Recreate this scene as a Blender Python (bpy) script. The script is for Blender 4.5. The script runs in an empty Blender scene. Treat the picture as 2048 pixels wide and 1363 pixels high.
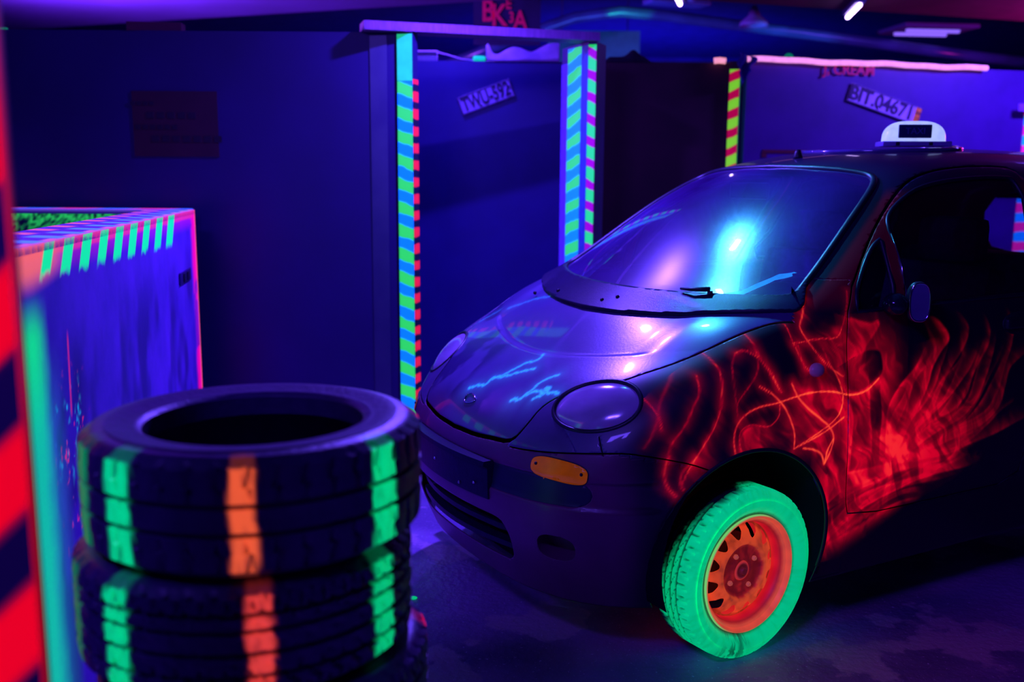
import bpy, bmesh, math, random
import numpy as np
from mathutils import Vector, Matrix
from mathutils.bvhtree import BVHTree
from math import pi, sin, cos, radians
random.seed(4)
SC = bpy.context.scene
COL = SC.collection

# ------------------------------------------------------------------ camera
cd = bpy.data.cameras.new('camera')
cam = bpy.data.objects.new('camera', cd); COL.objects.link(cam)
cd.sensor_width = 36.0; cd.lens = 1967.3 / 2048 * 36.0
PIT, ROL = 0.1658, 0.0071
fw = Vector((0, cos(PIT), -sin(PIT))); rt = Vector((1, 0, 0)); up = rt.cross(fw)
r2 = rt * cos(ROL) + up * sin(ROL); u2 = -rt * sin(ROL) + up * cos(ROL)
M = Matrix((r2, u2, -fw)).transposed().to_4x4(); M.translation = (0, 0, 1.4215)
cam.matrix_world = M
cd.clip_start = 0.05
cd.dof.use_dof = True; cd.dof.focus_distance = 2.95; cd.dof.aperture_fstop = 1.9
SC.camera = cam
SC.view_settings.view_transform = 'Standard'; SC.view_settings.look = 'None'
SC.view_settings.exposure = 0.0; SC.view_settings.gamma = 1.0
SC.view_settings.use_curve_mapping = False

# ------------------------------------------------------------------ world and lights
w = bpy.data.worlds.new('dark_hall'); SC.world = w; w.use_nodes = True
w.node_tree.nodes['Background'].inputs[0].default_value = (0.05, 0.02, 1.0, 1)
w.node_tree.nodes['Background'].inputs[1].default_value = 0.045
UV = (0.13, 0.055, 1.0)

def lamp(name, kind, loc, power, color=UV, size=0.3, to=None, spot=None, size_y=None):
    d = bpy.data.lights.new(name, kind); o = bpy.data.objects.new(name, d); COL.objects.link(o)
    d.energy = power; d.color = color; o.location = loc
    if kind == 'AREA':
        d.size = size
        if size_y: d.shape = 'RECTANGLE'; d.size_y = size_y
    elif kind == 'SPOT': d.shadow_soft_size = size; d.spot_size = radians(spot or 60); d.spot_blend = .6
    else: d.shadow_soft_size = size
    if to is not None:
        o.rotation_euler = (Vector(to) - Vector(loc)).to_track_quat('-Z', 'Y').to_euler()
    return o
# lamp over the doorway, lamp in the lane behind it, cyan-white flood over the car, added unseen fill behind the viewer
lamp('uv_doorway', 'AREA', (-.13, 4.38, 2.50), 115, size=.07, to=(-.3, 3.4, 0), size_y=.05)
lamp('uv_lane', 'AREA', (-.42, 5.45, 2.50), 22, size=.09, to=(-.3, 5.8, .6), size_y=.06)
lamp('flood_cyan', 'AREA', (.36, 4.04, 2.54), 3.2, color=(.05, .50, 1.0), size=.07, to=(.88, 3.2, 1.25), size_y=.04).data.spread = radians(42)
lamp('fill_behind_viewer', 'AREA', (-1.2, .1, 2.9), 58, size=.9, to=(.3, 2.8, .2), size_y=.3)
lamp('fill_right_lane', 'AREA', (3.3, 5.2, 2.5), 55, size=.4, to=(2.9, 6.2, 1.5), size_y=.2)  # unseen lamp added to brighten the blue wall
lamp('fill_uplight_left', 'AREA', (-3.0, 6.1, 2.0), 260, color=(.30, .06, 1.0), size=.8, to=(-2.4, 6.2, 3), size_y=.3)  # uplight added out of sight behind the navy wall, lights the lowered ceiling
lamp('fill_uplight_right', 'AREA', (4.5, 7.2, 2.0), 30, color=(.8, .02, .6), size=.8, to=(4.0, 6.8, 3), size_y=.3)  # reddish uplight added out of sight for the maroon ceiling section
lamp('fill_far', 'AREA', (1.5, 12.0, 1.2), 170, color=(.02, .015, 1.0), size=2.0, to=(1.0, 13.5, 3.0), size_y=.5)  # unseen lamp added to lift the back wall and far ceiling
lamp('fill_mid', 'AREA', (.8, 7.4, 1.9), 14, color=(.05, .12, 1.0), size=.6, to=(.8, 9.0, 2.6), size_y=.3)  # lamp added behind the partitions to light the teal board
lamp('effect_green', 'SPOT', (.9, 7.6, 2.2), 30, color=(0, .9, .35), size=.02, to=(.95, 8.4, 2.88), spot=28)
lamp('effect_blue', 'SPOT', (1.9, 7.6, 2.2), 30, color=(0, .35, 1.0), size=.02, to=(2.3, 8.4, 2.72), spot=50)


# ------------------------------------------------------------------ helpers
def tag(o, label=None, cat=None, group=None, kind=None):
    if label: o['label'] = label
    if cat: o['category'] = cat
    if group: o['group'] = group
    if kind: o['kind'] = kind
    return o

def empty(name, loc=(0, 0, 0), rz=0.0, label=None, cat=None, group=None):
    o = bpy.data.objects.new(name, None); COL.objects.link(o)
    o.location = loc; o.rotation_euler = (0, 0, rz); o.empty_display_size = .1
    return tag(o, label, cat, group)

def link(name, me, mats, parent=None, smooth=True):
    o = bpy.data.objects.new(name, me); COL.objects.link(o)
    for m in (mats if isinstance(mats, (list, tuple)) else [mats]): me.materials.append(m)
    if smooth:
        for p in me.polygons: p.use_smooth = True
    if parent is not None: o.parent = parent
    return o

def bobj(name, bm, mats, parent=None, smooth=False, auto=None):
    me = bpy.data.meshes.new(name)
    bm.normal_update(); bm.to_mesh(me); bm.free()
    o = link(name, me, mats, parent, smooth)
    if auto: me.set_sharp_from_angle(angle=radians(auto))
    return o

def box(bm, c, s, rz=0.0, bev=0.0):
    """axis box of centre c and full size s"""
    r = bmesh.ops.create_cube(bm, size=1.0)
    vs = r['verts']
    bmesh.ops.scale(bm, vec=s, verts=vs)
    if bev > 0:
        es = list({e for v in vs for e in v.link_edges})
        rb = bmesh.ops.bevel(bm, geom=es, offset=bev, segments=2, affect='EDGES', profile=.6)
        vs = list({v for f in rb['faces'] for v in f.verts} | {v for v in vs if v.is_valid})
    if rz: bmesh.ops.rotate(bm, cent=(0, 0, 0), matrix=Matrix.Rotation(rz, 3, 'Z'), verts=vs)
    bmesh.ops.translate(bm, vec=c, verts=vs)
    return vs

def tube(bm, pts, r, n=8, closed=False, caps=True):
    pts = [Vector(p) for p in pts]; N = len(pts); rings = []
    rr = r if isinstance(r, (list, tuple)) else [r] * N
    prev = None
    for i, p in enumerate(pts):
        a = pts[(i - 1) % N] if (closed or i > 0) else p
        b = pts[(i + 1) % N] if (closed or i < N - 1) else p
        t = (b - a).normalized()
        if prev is None:
            q = Vector((0, 0, 1)) if abs(t.z) < .9 else Vector((1, 0, 0))
            nrm = t.cross(q).normalized()
        else:
            nrm = (prev - t * prev.dot(t)).normalized()
        prev = nrm; bn = t.cross(nrm)
        rings.append([bm.verts.new(p + (nrm * cos(2 * pi * k / n) + bn * sin(2 * pi * k / n)) * rr[i]) for k in range(n)])
    for i in range(N if closed else N - 1):
        A, B = rings[i], rings[(i + 1) % N]
        off = 0
        if closed and i == N - 1:
            off = min(range(n), key=lambda o: sum((A[k].co - B[(k + o) % n].co).length for k in range(n)))
        for k in range(n):
            bm.faces.new((A[k], A[(k + 1) % n], B[(k + 1 + off) % n], B[(k + off) % n]))
    if caps and not closed:
        bm.faces.new(list(reversed(rings[0]))); bm.faces.new(rings[-1])

def prism(bm, plan, z0, z1):
    """vertical prism over a plan polygon [(x,y)..]; z1 may be a list (sloping top)"""
    zt = z1 if isinstance(z1, (list, tuple)) else [z1] * len(plan)
    a = [bm.verts.new((x, y, z0)) for x, y in plan]; b = [bm.verts.new((x, y, z)) for (x, y), z in zip(plan, zt)]
    n = len(plan); fs = []
    for i in range(n): fs.append(bm.faces.new((a[i], a[(i + 1) % n], b[(i + 1) % n], b[i])))
    bm.faces.new(list(reversed(a))); bm.faces.new(b)
    return fs

def revolve(bm, prof, n, axis='Z', closed=True, fn=None):
    """prof [(r, h)]; fn(i, k, r, h, ang) -> (r, h)"""
    rings = []
    for i in range(n):
        a = 2 * pi * i / n; ring = []
        for k, (r, h) in enumerate(prof):
            if fn: r, h = fn(i, k, r, h, a)
            ring.append(bm.verts.new((r * cos(a), r * sin(a), h) if axis == 'Z' else (r * cos(a), h, r * sin(a))))
        rings.append(ring)
    m = len(prof); fs = []
    for i in range(n):
        A, B = rings[i], rings[(i + 1) % n]
        for k in range(m if closed else m - 1):
            q = (A[k], B[k], B[(k + 1) % m], A[(k + 1) % m])
            fs.append(bm.faces.new(q if axis == 'Z' else tuple(reversed(q))))
    return fs

# ------------------------------------------------------------------ materials
def newmat(name):
    m = bpy.data.materials.new(name); m.use_nodes = True
    nt = m.node_tree; nt.nodes.clear()
    out = nt.nodes.new('ShaderNodeOutputMaterial')
    return m, nt, out

def node(nt, typ, **kw):
    n = nt.nodes.new(typ)
    for k, v in kw.items():
        if k == 'op': n.operation = v
        else: setattr(n, k, v)
    return n

def noise_mix(nt, c1, c2, scale, detail=4, lo=.35, hi=.65, coord='Object', stretch=None):
    tc = node(nt, 'ShaderNodeTexCoord'); src = tc.outputs[coord]
    if stretch:
        mp = node(nt, 'ShaderNodeMapping'); mp.inputs['Scale'].default_value = stretch
        nt.links.new(src, mp.inputs[0]); src = mp.outputs[0]
    no = node(nt, 'ShaderNodeTexNoise'); no.inputs['Scale'].default_value = scale; no.inputs['Detail'].default_value = detail
    nt.links.new(src, no.inputs['Vector'])
    mr = node(nt, 'ShaderNodeMapRange'); mr.inputs[1].default_value = lo; mr.inputs[2].default_value = hi
    nt.links.new(no.outputs[0], mr.inputs[0])
    mx = node(nt, 'ShaderNodeMix', data_type='RGBA')
    nt.links.new(mr.outputs[0], mx.inputs[0])
    mx.inputs[6].default_value = (*c1, 1); mx.inputs[7].default_value = (*c2, 1)
    return mx.outputs[2], mr.outputs[0], src

def surf(name, col, rough=.5, metal=0.0, col2=None, scale=6, bump=0.0, bscale=40, coat=0.0, spec=.5, stretch=None, coord='Object'):
    m, nt, out = newmat(name)
    p = node(nt, 'ShaderNodeBsdfPrincipled')
    p.inputs['Roughness'].default_value = rough; p.inputs['Metallic'].default_value = metal
    p.inputs['Coat Weight'].default_value = coat; p.inputs['Coat Roughness'].default_value = .06
    p.inputs['Specular IOR Level'].default_value = spec
    c, f, src = noise_mix(nt, col, col2 or tuple(v * .7 for v in col), scale, stretch=stretch, coord=coord)
    nt.links.new(c, p.inputs['Base Color'])
    if bump:
        n2 = node(nt, 'ShaderNodeTexNoise'); n2.inputs['Scale'].default_value = bscale; n2.inputs['Detail'].default_value = 6
        nt.links.new(src, n2.inputs['Vector'])
        b = node(nt, 'ShaderNodeBump'); b.inputs['Strength'].default_value = bump; b.inputs['Distance'].default_value = .01
        nt.links.new(n2.outputs[0], b.inputs['Height']); nt.links.new(b.outputs[0], p.inputs['Normal'])
    nt.links.new(p.outputs[0], out.inputs[0])
    return m

def fluor_shader(nt, colsock, emis, rough=.6):
    """fluorescent paint: it reflects like paint and gives off light of its own colour"""
    d = node(nt, 'ShaderNodeBsdfPrincipled'); d.inputs['Roughness'].default_value = rough
    d.inputs['Emission Strength'].default_value = emis
    if isinstance(colsock, tuple):
        d.inputs['Base Color'].default_value = (*colsock, 1); d.inputs['Emission Color'].default_value = (*colsock, 1)
    else:
        nt.links.new(colsock, d.inputs['Base Color']); nt.links.new(colsock, d.inputs['Emission Color'])
    return d

def fluor(name, col, emis=.6, rough=.5):
    m, nt, out = newmat(name)
    c, _, _ = noise_mix(nt, tuple(v * .8 for v in col), col, 25, lo=.3, hi=.6)
    d = fluor_shader(nt, c, emis, rough); nt.links.new(d.outputs[0], out.inputs[0])
    return m

def stripes(name, ca, cb, period, duty=.5, slant=0.0, axis=2, saxis=0, off=0.0, emis=.6, ea=1.0, eb=1.0, soft=.04):
    """fluorescent stripe tape: bands along one object axis, slanted along another"""
    m, nt, out = newmat(name)
    tc = node(nt, 'ShaderNodeTexCoord'); sp = node(nt, 'ShaderNodeSeparateXYZ'); nt.links.new(tc.outputs['Object'], sp.inputs[0])
    ns = node(nt, 'ShaderNodeTexNoise'); ns.inputs['Scale'].default_value = 12; nt.links.new(tc.outputs['Object'], ns.inputs['Vector'])
    mu = node(nt, 'ShaderNodeMath', op='MULTIPLY'); nt.links.new(sp.outputs[saxis], mu.inputs[0]); mu.inputs[1].default_value = slant
    ad = node(nt, 'ShaderNodeMath', op='ADD'); nt.links.new(sp.outputs[axis], ad.inputs[0]); nt.links.new(mu.outputs[0], ad.inputs[1])
    w = node(nt, 'ShaderNodeMath', op='MULTIPLY_ADD'); nt.links.new(ns.outputs[0], w.inputs[0]); w.inputs[1].default_value = period * .25; nt.links.new(ad.outputs[0], w.inputs[2])
    dv = node(nt, 'ShaderNodeMath', op='MULTIPLY_ADD'); nt.links.new(w.outputs[0], dv.inputs[0]); dv.inputs[1].default_value = 1 / period; dv.inputs[2].default_value = off
    fr = node(nt, 'ShaderNodeMath', op='FRACT'); nt.links.new(dv.outputs[0], fr.inputs[0])
    # triangle wave -> soft threshold
    s1 = node(nt, 'ShaderNodeMath', op='SUBTRACT'); nt.links.new(fr.outputs[0], s1.inputs[0]); s1.inputs[1].default_value = .5
    ab = node(nt, 'ShaderNodeMath', op='ABSOLUTE'); nt.links.new(s1.outputs[0], ab.inputs[0])
    mr = node(nt, 'ShaderNodeMapRange'); nt.links.new(ab.outputs[0], mr.inputs[0])
    mr.inputs[1].default_value = duty / 2 - soft; mr.inputs[2].default_value = duty / 2 + soft
    A = fluor_shader(nt, ca, emis * ea); B = fluor_shader(nt, cb, emis * eb)
    mx = node(nt, 'ShaderNodeMixShader'); nt.links.new(mr.outputs[0], mx.inputs[0])
    nt.links.new(A.outputs[0], mx.inputs[1]); nt.links.new(B.outputs[0], mx.inputs[2]); nt.links.new(mx.outputs[0], out.inputs[0])
    return m

def painted(name, base, base2=None, rough=.4, emis=.9, coat=0.0, metal=0.0, bump=0.0, bscale=60, scale=6, frough=.5, spec=.5):
    """a surface with fluorescent paint on it: the paint's colour and cover come from the mesh (attributes paint, dark)"""
    m, nt, out = newmat(name)
    p = node(nt, 'ShaderNodeBsdfPrincipled'); p.inputs['Roughness'].default_value = rough
    p.inputs['Coat Weight'].default_value = coat; p.inputs['Coat Roughness'].default_value = .05; p.inputs['Metallic'].default_value = metal
    p.inputs['Specular IOR Level'].default_value = spec
    c, f, src = noise_mix(nt, base, base2 or tuple(v * .7 for v in base), scale)
    at = node(nt, 'ShaderNodeAttribute'); at.attribute_name = 'paint'
    ad = node(nt, 'ShaderNodeAttribute'); ad.attribute_name = 'tint'
    mt = node(nt, 'ShaderNodeMix', data_type='RGBA'); nt.links.new(ad.outputs['Alpha'], mt.inputs[0])
    nt.links.new(c, mt.inputs[6]); nt.links.new(ad.outputs['Color'], mt.inputs[7])
    mb = node(nt, 'ShaderNodeMix', data_type='RGBA'); nt.links.new(at.outputs['Alpha'], mb.inputs[0])
    nt.links.new(mt.outputs[2], mb.inputs[6]); nt.links.new(at.outputs['Color'], mb.inputs[7])
    nt.links.new(mb.outputs[2], p.inputs['Base Color'])
    me = node(nt, 'ShaderNodeMath', op='MULTIPLY'); nt.links.new(at.outputs['Alpha'], me.inputs[0]); me.inputs[1].default_value = emis
    nt.links.new(at.outputs['Color'], p.inputs['Emission Color']); nt.links.new(me.outputs[0], p.inputs['Emission Strength'])
    if bump:
        n2 = node(nt, 'ShaderNodeTexNoise'); n2.inputs['Scale'].default_value = bscale; n2.inputs['Detail'].default_value = 6
        nt.links.new(src, n2.inputs['Vector'])
        b = node(nt, 'ShaderNodeBump'); b.inputs['Strength'].default_value = bump; b.inputs['Distance'].default_value = .01
        nt.links.new(n2.outputs[0], b.inputs['Height']); nt.links.new(b.outputs[0], p.inputs['Normal'])
    nt.links.new(p.outputs[0], out.inputs[0])
    return m

def glass(name, tint, dust, rough=.03, veil=.1, gloss=.18, grough=.12):
    m, nt, out = newmat(name)
    t = node(nt, 'ShaderNodeBsdfTransparent'); t.inputs[0].default_value = (*tint, 1)
    g = node(nt, 'ShaderNodeBsdfGlossy'); g.inputs['Roughness'].default_value = rough; g.inputs[0].default_value = (1, 1, 1, 1)
    h = node(nt, 'ShaderNodeBsdfGlossy'); h.inputs['Roughness'].default_value = grough
    d = node(nt, 'ShaderNodeBsdfDiffuse'); d.inputs[0].default_value = (*dust, 1)
    fr = node(nt, 'ShaderNodeFresnel'); fr.inputs[0].default_value = 1.5
    a = node(nt, 'ShaderNodeMixShader'); nt.links.new(fr.outputs[0], a.inputs[0]); nt.links.new(t.outputs[0], a.inputs[1]); nt.links.new(g.outputs[0], a.inputs[2])
    b = node(nt, 'ShaderNodeMixShader'); b.inputs[0].default_value = gloss; nt.links.new(a.outputs[0], b.inputs[1]); nt.links.new(h.outputs[0], b.inputs[2])
    _, f, _ = noise_mix(nt, (0, 0, 0), (1, 1, 1), 3.0, 6, .3, .7, stretch=(1, 1, 2.5))
    mv = node(nt, 'ShaderNodeMath', op='MULTIPLY_ADD'); nt.links.new(f, mv.inputs[0]); mv.inputs[1].default_value = veil; mv.inputs[2].default_value = veil * .5
    c = node(nt, 'ShaderNodeMixShader'); nt.links.new(mv.outputs[0], c.inputs[0]); nt.links.new(b.outputs[0], c.inputs[1]); nt.links.new(d.outputs[0], c.inputs[2])
    nt.links.new(c.outputs[0], out.inputs[0])
    return m

def emit(name, col, s):
    m, nt, out = newmat(name); e = node(nt, 'ShaderNodeEmission'); e.inputs[0].default_value = (*col, 1); e.inputs[1].default_value = s
    nt.links.new(e.outputs[0], out.inputs[0]); return m

GREEN = (0.0, 0.78, 0.22); CYAN = (0.0, 0.35, 1.0); ORANGE = (1.0, 0.10, 0.02); RED = (0.9, 0.0, 0.02); PINK = (1.0, 0.0, 0.25)
def floor_mat():
    m, nt, out = newmat('concrete'); L = nt.links.new
    p = node(nt, 'ShaderNodeBsdfPrincipled'); p.inputs['Specular IOR Level'].default_value = .45
    c, f, src = noise_mix(nt, (.40, .17, .55), (.16, .07, .28), 1.7, 5, .38, .60)
    # screed patches with hard edges
    vo = node(nt, 'ShaderNodeTexNoise'); vo.inputs['Scale'].default_value = 2.6; vo.inputs['Detail'].default_value = 8; L(src, vo.inputs['Vector'])
    r1 = node(nt, 'ShaderNodeMapRange'); r1.inputs[1].default_value = .56; r1.inputs[2].default_value = .58; L(vo.outputs[0], r1.inputs[0])
    m1 = node(nt, 'ShaderNodeMix', data_type='RGBA'); L(r1.outputs[0], m1.inputs[0]); L(c, m1.inputs[6]); m1.inputs[7].default_value = (.48, .24, .50, 1)
    # dust specks
    n3 = node(nt, 'ShaderNodeTexNoise'); n3.inputs['Scale'].default_value = 95; n3.inputs['Detail'].default_value = 3; L(src, n3.inputs['Vector'])
    r3 = node(nt, 'ShaderNodeMapRange'); r3.inputs[1].default_value = .64; r3.inputs[2].default_value = .74; L(n3.outputs[0], r3.inputs[0])
    m3 = node(nt, 'ShaderNodeMix', data_type='RGBA'); L(r3.outputs[0], m3.inputs[0]); L(m1.outputs[2], m3.inputs[6]); m3.inputs[7].default_value = (.75, .45, .9, 1)
    L(m3.outputs[2], p.inputs['Base Color'])
    rr = node(nt, 'ShaderNodeMapRange'); rr.inputs[3].default_value = .28; rr.inputs[4].default_value = .62; L(f, rr.inputs[0]); L(rr.outputs[0], p.inputs['Roughness'])
    n4 = node(nt, 'ShaderNodeTexNoise'); n4.inputs['Scale'].default_value = 38; n4.inputs['Detail'].default_value = 8; L(src, n4.inputs['Vector'])
    b = node(nt, 'ShaderNodeBump'); b.inputs['Strength'].default_value = .5; b.inputs['Distance'].default_value = .012; L(n4.outputs[0], b.inputs['Height']); L(b.outputs[0], p.inputs['Normal'])
    L(p.outputs[0], out.inputs[0]); return m
M_floor = floor_mat()
M_black = surf('black_painted_board', (.012, .008, .06), .55, col2=(.008, .005, .045), scale=3)
M_ceil = surf('ceiling_plaster', (.10, .05, .25), .8, col2=(.08, .04, .2), scale=2)
M_dark = surf('dark_paint', (.008, .005, .03), .6)
M_plastic = surf('black_plastic', (.012, .010, .03), .42, col2=(.02, .015, .05), scale=12, spec=.4)
M_maroon = surf('maroon_board', (.05, .002, .02), .6)
M_wood = surf('timber_plank', (.22, .07, .25), .6, col2=(.16, .05, .2), scale=14, stretch=(6, 1, 1))
M_chrome = surf('chrome', (.6, .55, .8), .12, metal=1.0)
M_green = fluor('green_fluorescent_paint', GREEN); M_cyan = fluor('cyan_fluorescent_paint', CYAN)
M_red = fluor('red_fluorescent_paint', (.6, 0, .05), .25)

def text_mesh(name, body, size, mat, parent, loc, rot, extrude=.001, bold=False, sx=1.0):
    cu = bpy.data.curves.new(name, 'FONT'); cu.body = body; cu.size = size; cu.extrude = extrude
    cu.align_x = 'CENTER'; cu.align_y = 'CENTER'
    if bold: cu.offset = size * .020
    tmp = bpy.data.objects.new(name, cu); COL.objects.link(tmp)
    dg = bpy.context.evaluated_depsgraph_get()
    me = bpy.data.meshes.new_from_object(tmp.evaluated_get(dg)); bpy.data.objects.remove(tmp)
    o = bpy.data.objects.new(name, me); COL.objects.link(o); me.materials.clear(); me.materials.append(mat)
    if parent is not None: o.parent = parent
    o.location = loc; o.rotation_euler = rot; o.scale = (sx, 1, 1)
    return o

def set_attr(me, name, arr):
    at = me.color_attributes.new(name, 'FLOAT_COLOR', 'POINT')
    at.data.foreach_set('color', np.ascontiguousarray(arr, dtype=np.float32).ravel())

def coords(me):
    a = np.empty(len(me.vertices) * 3, dtype=np.float32); me.vertices.foreach_get('co', a); return a.reshape(-1, 3).astype(np.float64)

_rng = np.random.RandomState(7); _G = _rng.rand(64, 64)
def vnoise(x, y):
    """smooth value noise 0..1"""
    xi = np.floor(x).astype(int); yi = np.floor(y).astype(int); fx = x - xi; fy = y - yi
    fx = fx * fx * (3 - 2 * fx); fy = fy * fy * (3 - 2 * fy)
    g = lambda a, b: _G[a % 64, b % 64]
    return (g(xi, yi) * (1 - fx) + g(xi + 1, yi) * fx) * (1 - fy) + (g(xi, yi + 1) * (1 - fx) + g(xi + 1, yi + 1) * fx) * fy
def fbm(x, y): return vnoise(x, y) * .5 + vnoise(x * 2.1 + 7, y * 2.1) * .3 + vnoise(x * 4.3, y * 4.3 + 3) * .2
def sstep(a, b, x):
    t = np.clip((x - a) / (b - a), 0, 1); return t * t * (3 - 2 * t)

def grid_board(name, P0, U, V, lu, lv, thick, step, mat, colorfn, parent=None):
    """a board whose front face is a fine grid spanned by unit vectors U, V; thickness goes against U x V; colorfn(u, v) -> (paint rgba, tint rgba)"""
    P0, U, V = Vector(P0), Vector(U).normalized(), Vector(V).normalized(); N = U.cross(V)
    nu = max(2, int(lu / step)); nv = max(2, int(lv / step))
    u = np.linspace(0, lu, nu + 1); v = np.linspace(0, lv, nv + 1); uu, vv = np.meshgrid(u, v, indexing='ij')
    co = np.array(P0)[None] + uu.ravel()[:, None] * np.array(U) + vv.ravel()[:, None] * np.array(V)
    idx = np.arange((nu + 1) * (nv + 1)).reshape(nu + 1, nv + 1)
    q = np.stack([idx[:-1, :-1], idx[1:, :-1], idx[1:, 1:], idx[:-1, 1:]], -1).reshape(-1, 4)
    n0 = len(co)
    back = [P0 - N * thick, P0 + U * lu - N * thick, P0 + U * lu + V * lv - N * thick, P0 + V * lv - N * thick]
    front = [P0, P0 + U * lu, P0 + U * lu + V * lv, P0 + V * lv]
    co = np.vstack([co, np.array([list(b) for b in back + front])])
    b0, f0 = n0, n0 + 4
    ex = [(b0 + 3, b0 + 2, b0 + 1, b0)] + [(b0 + i, b0 + (i + 1) % 4, f0 + (i + 1) % 4, f0 + i) for i in range(4)]
    faces = q.tolist() + ex
    me = bpy.data.meshes.new(name); me.from_pydata(co.tolist(), [], faces)
    pa = np.zeros((len(co), 4)); ti = np.zeros((len(co), 4))
    a, b = colorfn(uu.ravel(), vv.ravel())
    pa[:n0] = a; ti[:n0] = b
    # rim corners take the colour of the nearest grid corner
    for k, g in enumerate([idx[0, 0], idx[-1, 0], idx[-1, -1], idx[0, -1]]):
        pa[n0 + 4 + k] = pa[g]; ti[n0 + 4 + k] = ti[g]
    set_attr(me, 'paint', pa); set_attr(me, 'tint', ti)
    return link(name, me, mat, parent, smooth=False)
def rgba(rgb, a):
    a = np.asarray(a); return np.concatenate([np.broadcast_to(np.array(rgb), (len(a), 3)), a[:, None]], 1)
def over(base, rgb, a):
    """paint rgb with cover a over an rgba array (straight alpha, max cover)"""
    a = np.asarray(a)[:, None]; out = base.copy()
    tot = np.maximum(base[:, 3:4] * (1 - a) + a, 1e-6)
    out[:, :3] = (base[:, :3] * base[:, 3:4] * (1 - a) + np.array(rgb) * a) / tot
    out[:, 3:4] = base[:, 3:4] * (1 - a) + a
    return out
# ------------------------------------------------------------------ the hall
CAMZ = 1.4215
def slab(name, x0, x1, y0, y1, z0, z1, m, kind='structure', label=None, cat=None):
    bm = bmesh.new(); box(bm, ((x0 + x1) / 2, (y0 + y1) / 2, (z0 + z1) / 2), (x1 - x0, y1 - y0, z1 - z0))
    o = bobj(name, bm, m); tag(o, label, cat, None, kind); return o
slab('floor', -6.5, 8.5, -1.6, 15, -.1, 0, M_floor)
slab('ceiling', -6.5, 8.5, -1.6, 15, 3.15, 3.25, surf('dark_ceiling', (.03, .02, .12), .7))
slab('wall_back', -6.5, 8.5, 14.9, 15, 0, 3.15, surf('back_wall_paint', (.06, .04, .22), .8))
slab('wall_left', -6.5, -6.4, -1.6, 14.9, 0, 3.15, M_black)
slab('wall_right', 8.4, 8.5, -1.6, 14.9, 0, 3.15, M_black)
slab('wall_front', -6.4, 8.4, -1.6, -1.5, 0, 3.15, M_black)
# lowered ceiling sections whose far edges run obliquely
def plate(name, plan, z0, z1, m, kind=None, label=None, cat=None):
    bm = bmesh.new(); prism(bm, plan, z0, z1); bmesh.ops.recalc_face_normals(bm, faces=bm.faces)
    return tag(bobj(name, bm, m), label, cat, None, kind)
plate('trim_1', [(-6.3, 9.35), (-6.3, 3.0), (-.5, 3.0), (1.0, 6.55)], 2.6, 3.14, M_ceil, 'structure')
plate('trim_2', [(1.2, 6.9), (1.6, 3.0), (8.2, 3.0), (8.2, 9.05)], 2.6, 3.14, surf('maroon_ceiling', (.09, .004, .05), .7), 'structure')

# ------------------------------------------------------------------ maze partitions
def partition(name, plan, h, m, label, cat='partition'):
    bm = bmesh.new(); prism(bm, plan, 0, h); bmesh.ops.recalc_face_normals(bm, faces=bm.faces)
    return tag(bobj(name, bm, m), label, cat)
M_lw = surf('navy_board', (.014, .002, .10), .5, col2=(.010, .0015, .075), scale=2)
partition('wall_partition', [(-5.2, 4.8), (-.56, 4.8), (-.56, 4.9), (-5.2, 4.9)], 2.085, M_lw, 'tall dark navy board wall left of the doorway with a faint sheet on it')
p = partition('door_post', [(-.555, 4.79), (-.476, 4.77), (-.458, 4.83), (-.47, 4.9), (-.555, 4.9)], 2.085,
          M_lw, 'slim dark post left of the doorway striped green and cyan with red dashes', 'post')
# stripes painted on the post's two visible faces
def strip(name, pts, z0, z1, m, parent=None, label=None, off=.003):
    """thin painted band standing on the face between two plan points"""
    bm = bmesh.new(); a, b = Vector((*pts[0], 0)), Vector((*pts[1], 0)); n = (b - a).cross(Vector((0, 0, 1))).normalized() * off
    lx = (b - a).length
    vs = box(bm, (lx / 2, -off / 2, (z0 + z1) / 2), (lx, off, z1 - z0))
    o = bobj(name, bm, m, parent); o.location = a; o.rotation_euler = (0, 0, math.atan2(b.y - a.y, b.x - a.x))
    return o
strip('striped_band', [(-.550, 4.788), (-.478, 4.770)], .02, 1.86, stripes('green_cyan_stripes', (.03, .85, .08), (0, .25, .9), .112, .52, .35, emis=.75), p)
strip('plain_band', [(-.550, 4.788), (-.478, 4.770)], 1.862, 2.075, fluor('pale_green_paint', (.02, .8, .25), .7), p)
strip('red_dash_band', [(-.476, 4.771), (-.4585, 4.829)], .02, 1.87, stripes('red_dashes', (.95, .01, .03), (.01, 0, .03), .080, .55, 0, emis=.7, eb=0), p)
strip('grey_band', [(-.68, 4.797), (-.60, 4.797)], .05, 2.07, surf('grey_blue_paint', (.05, .06, .12), .35, col2=(.03, .03, .10), scale=5), None)
bpy.data.objects['grey_band'].name = 'board_strip'
tag(bpy.data.objects['board_strip'], 'slim grey-blue strip running up the navy wall beside the striped post', 'strip')
# header plank across the doorway
bm = bmesh.new()
a, b = Vector((-.69, 4.70)), Vector((.425, 5.04)); d = (b - a).normalized(); n = Vector((-d.y, d.x))
prism(bm, [tuple(a), tuple(b), tuple(b + n * .14), tuple(a + n * .14)], 2.085, 2.125); 
tag(bobj('header_plank', bm, M_wood), 'violet timber plank laid flat across the top of the doorway', 'plank')
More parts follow.
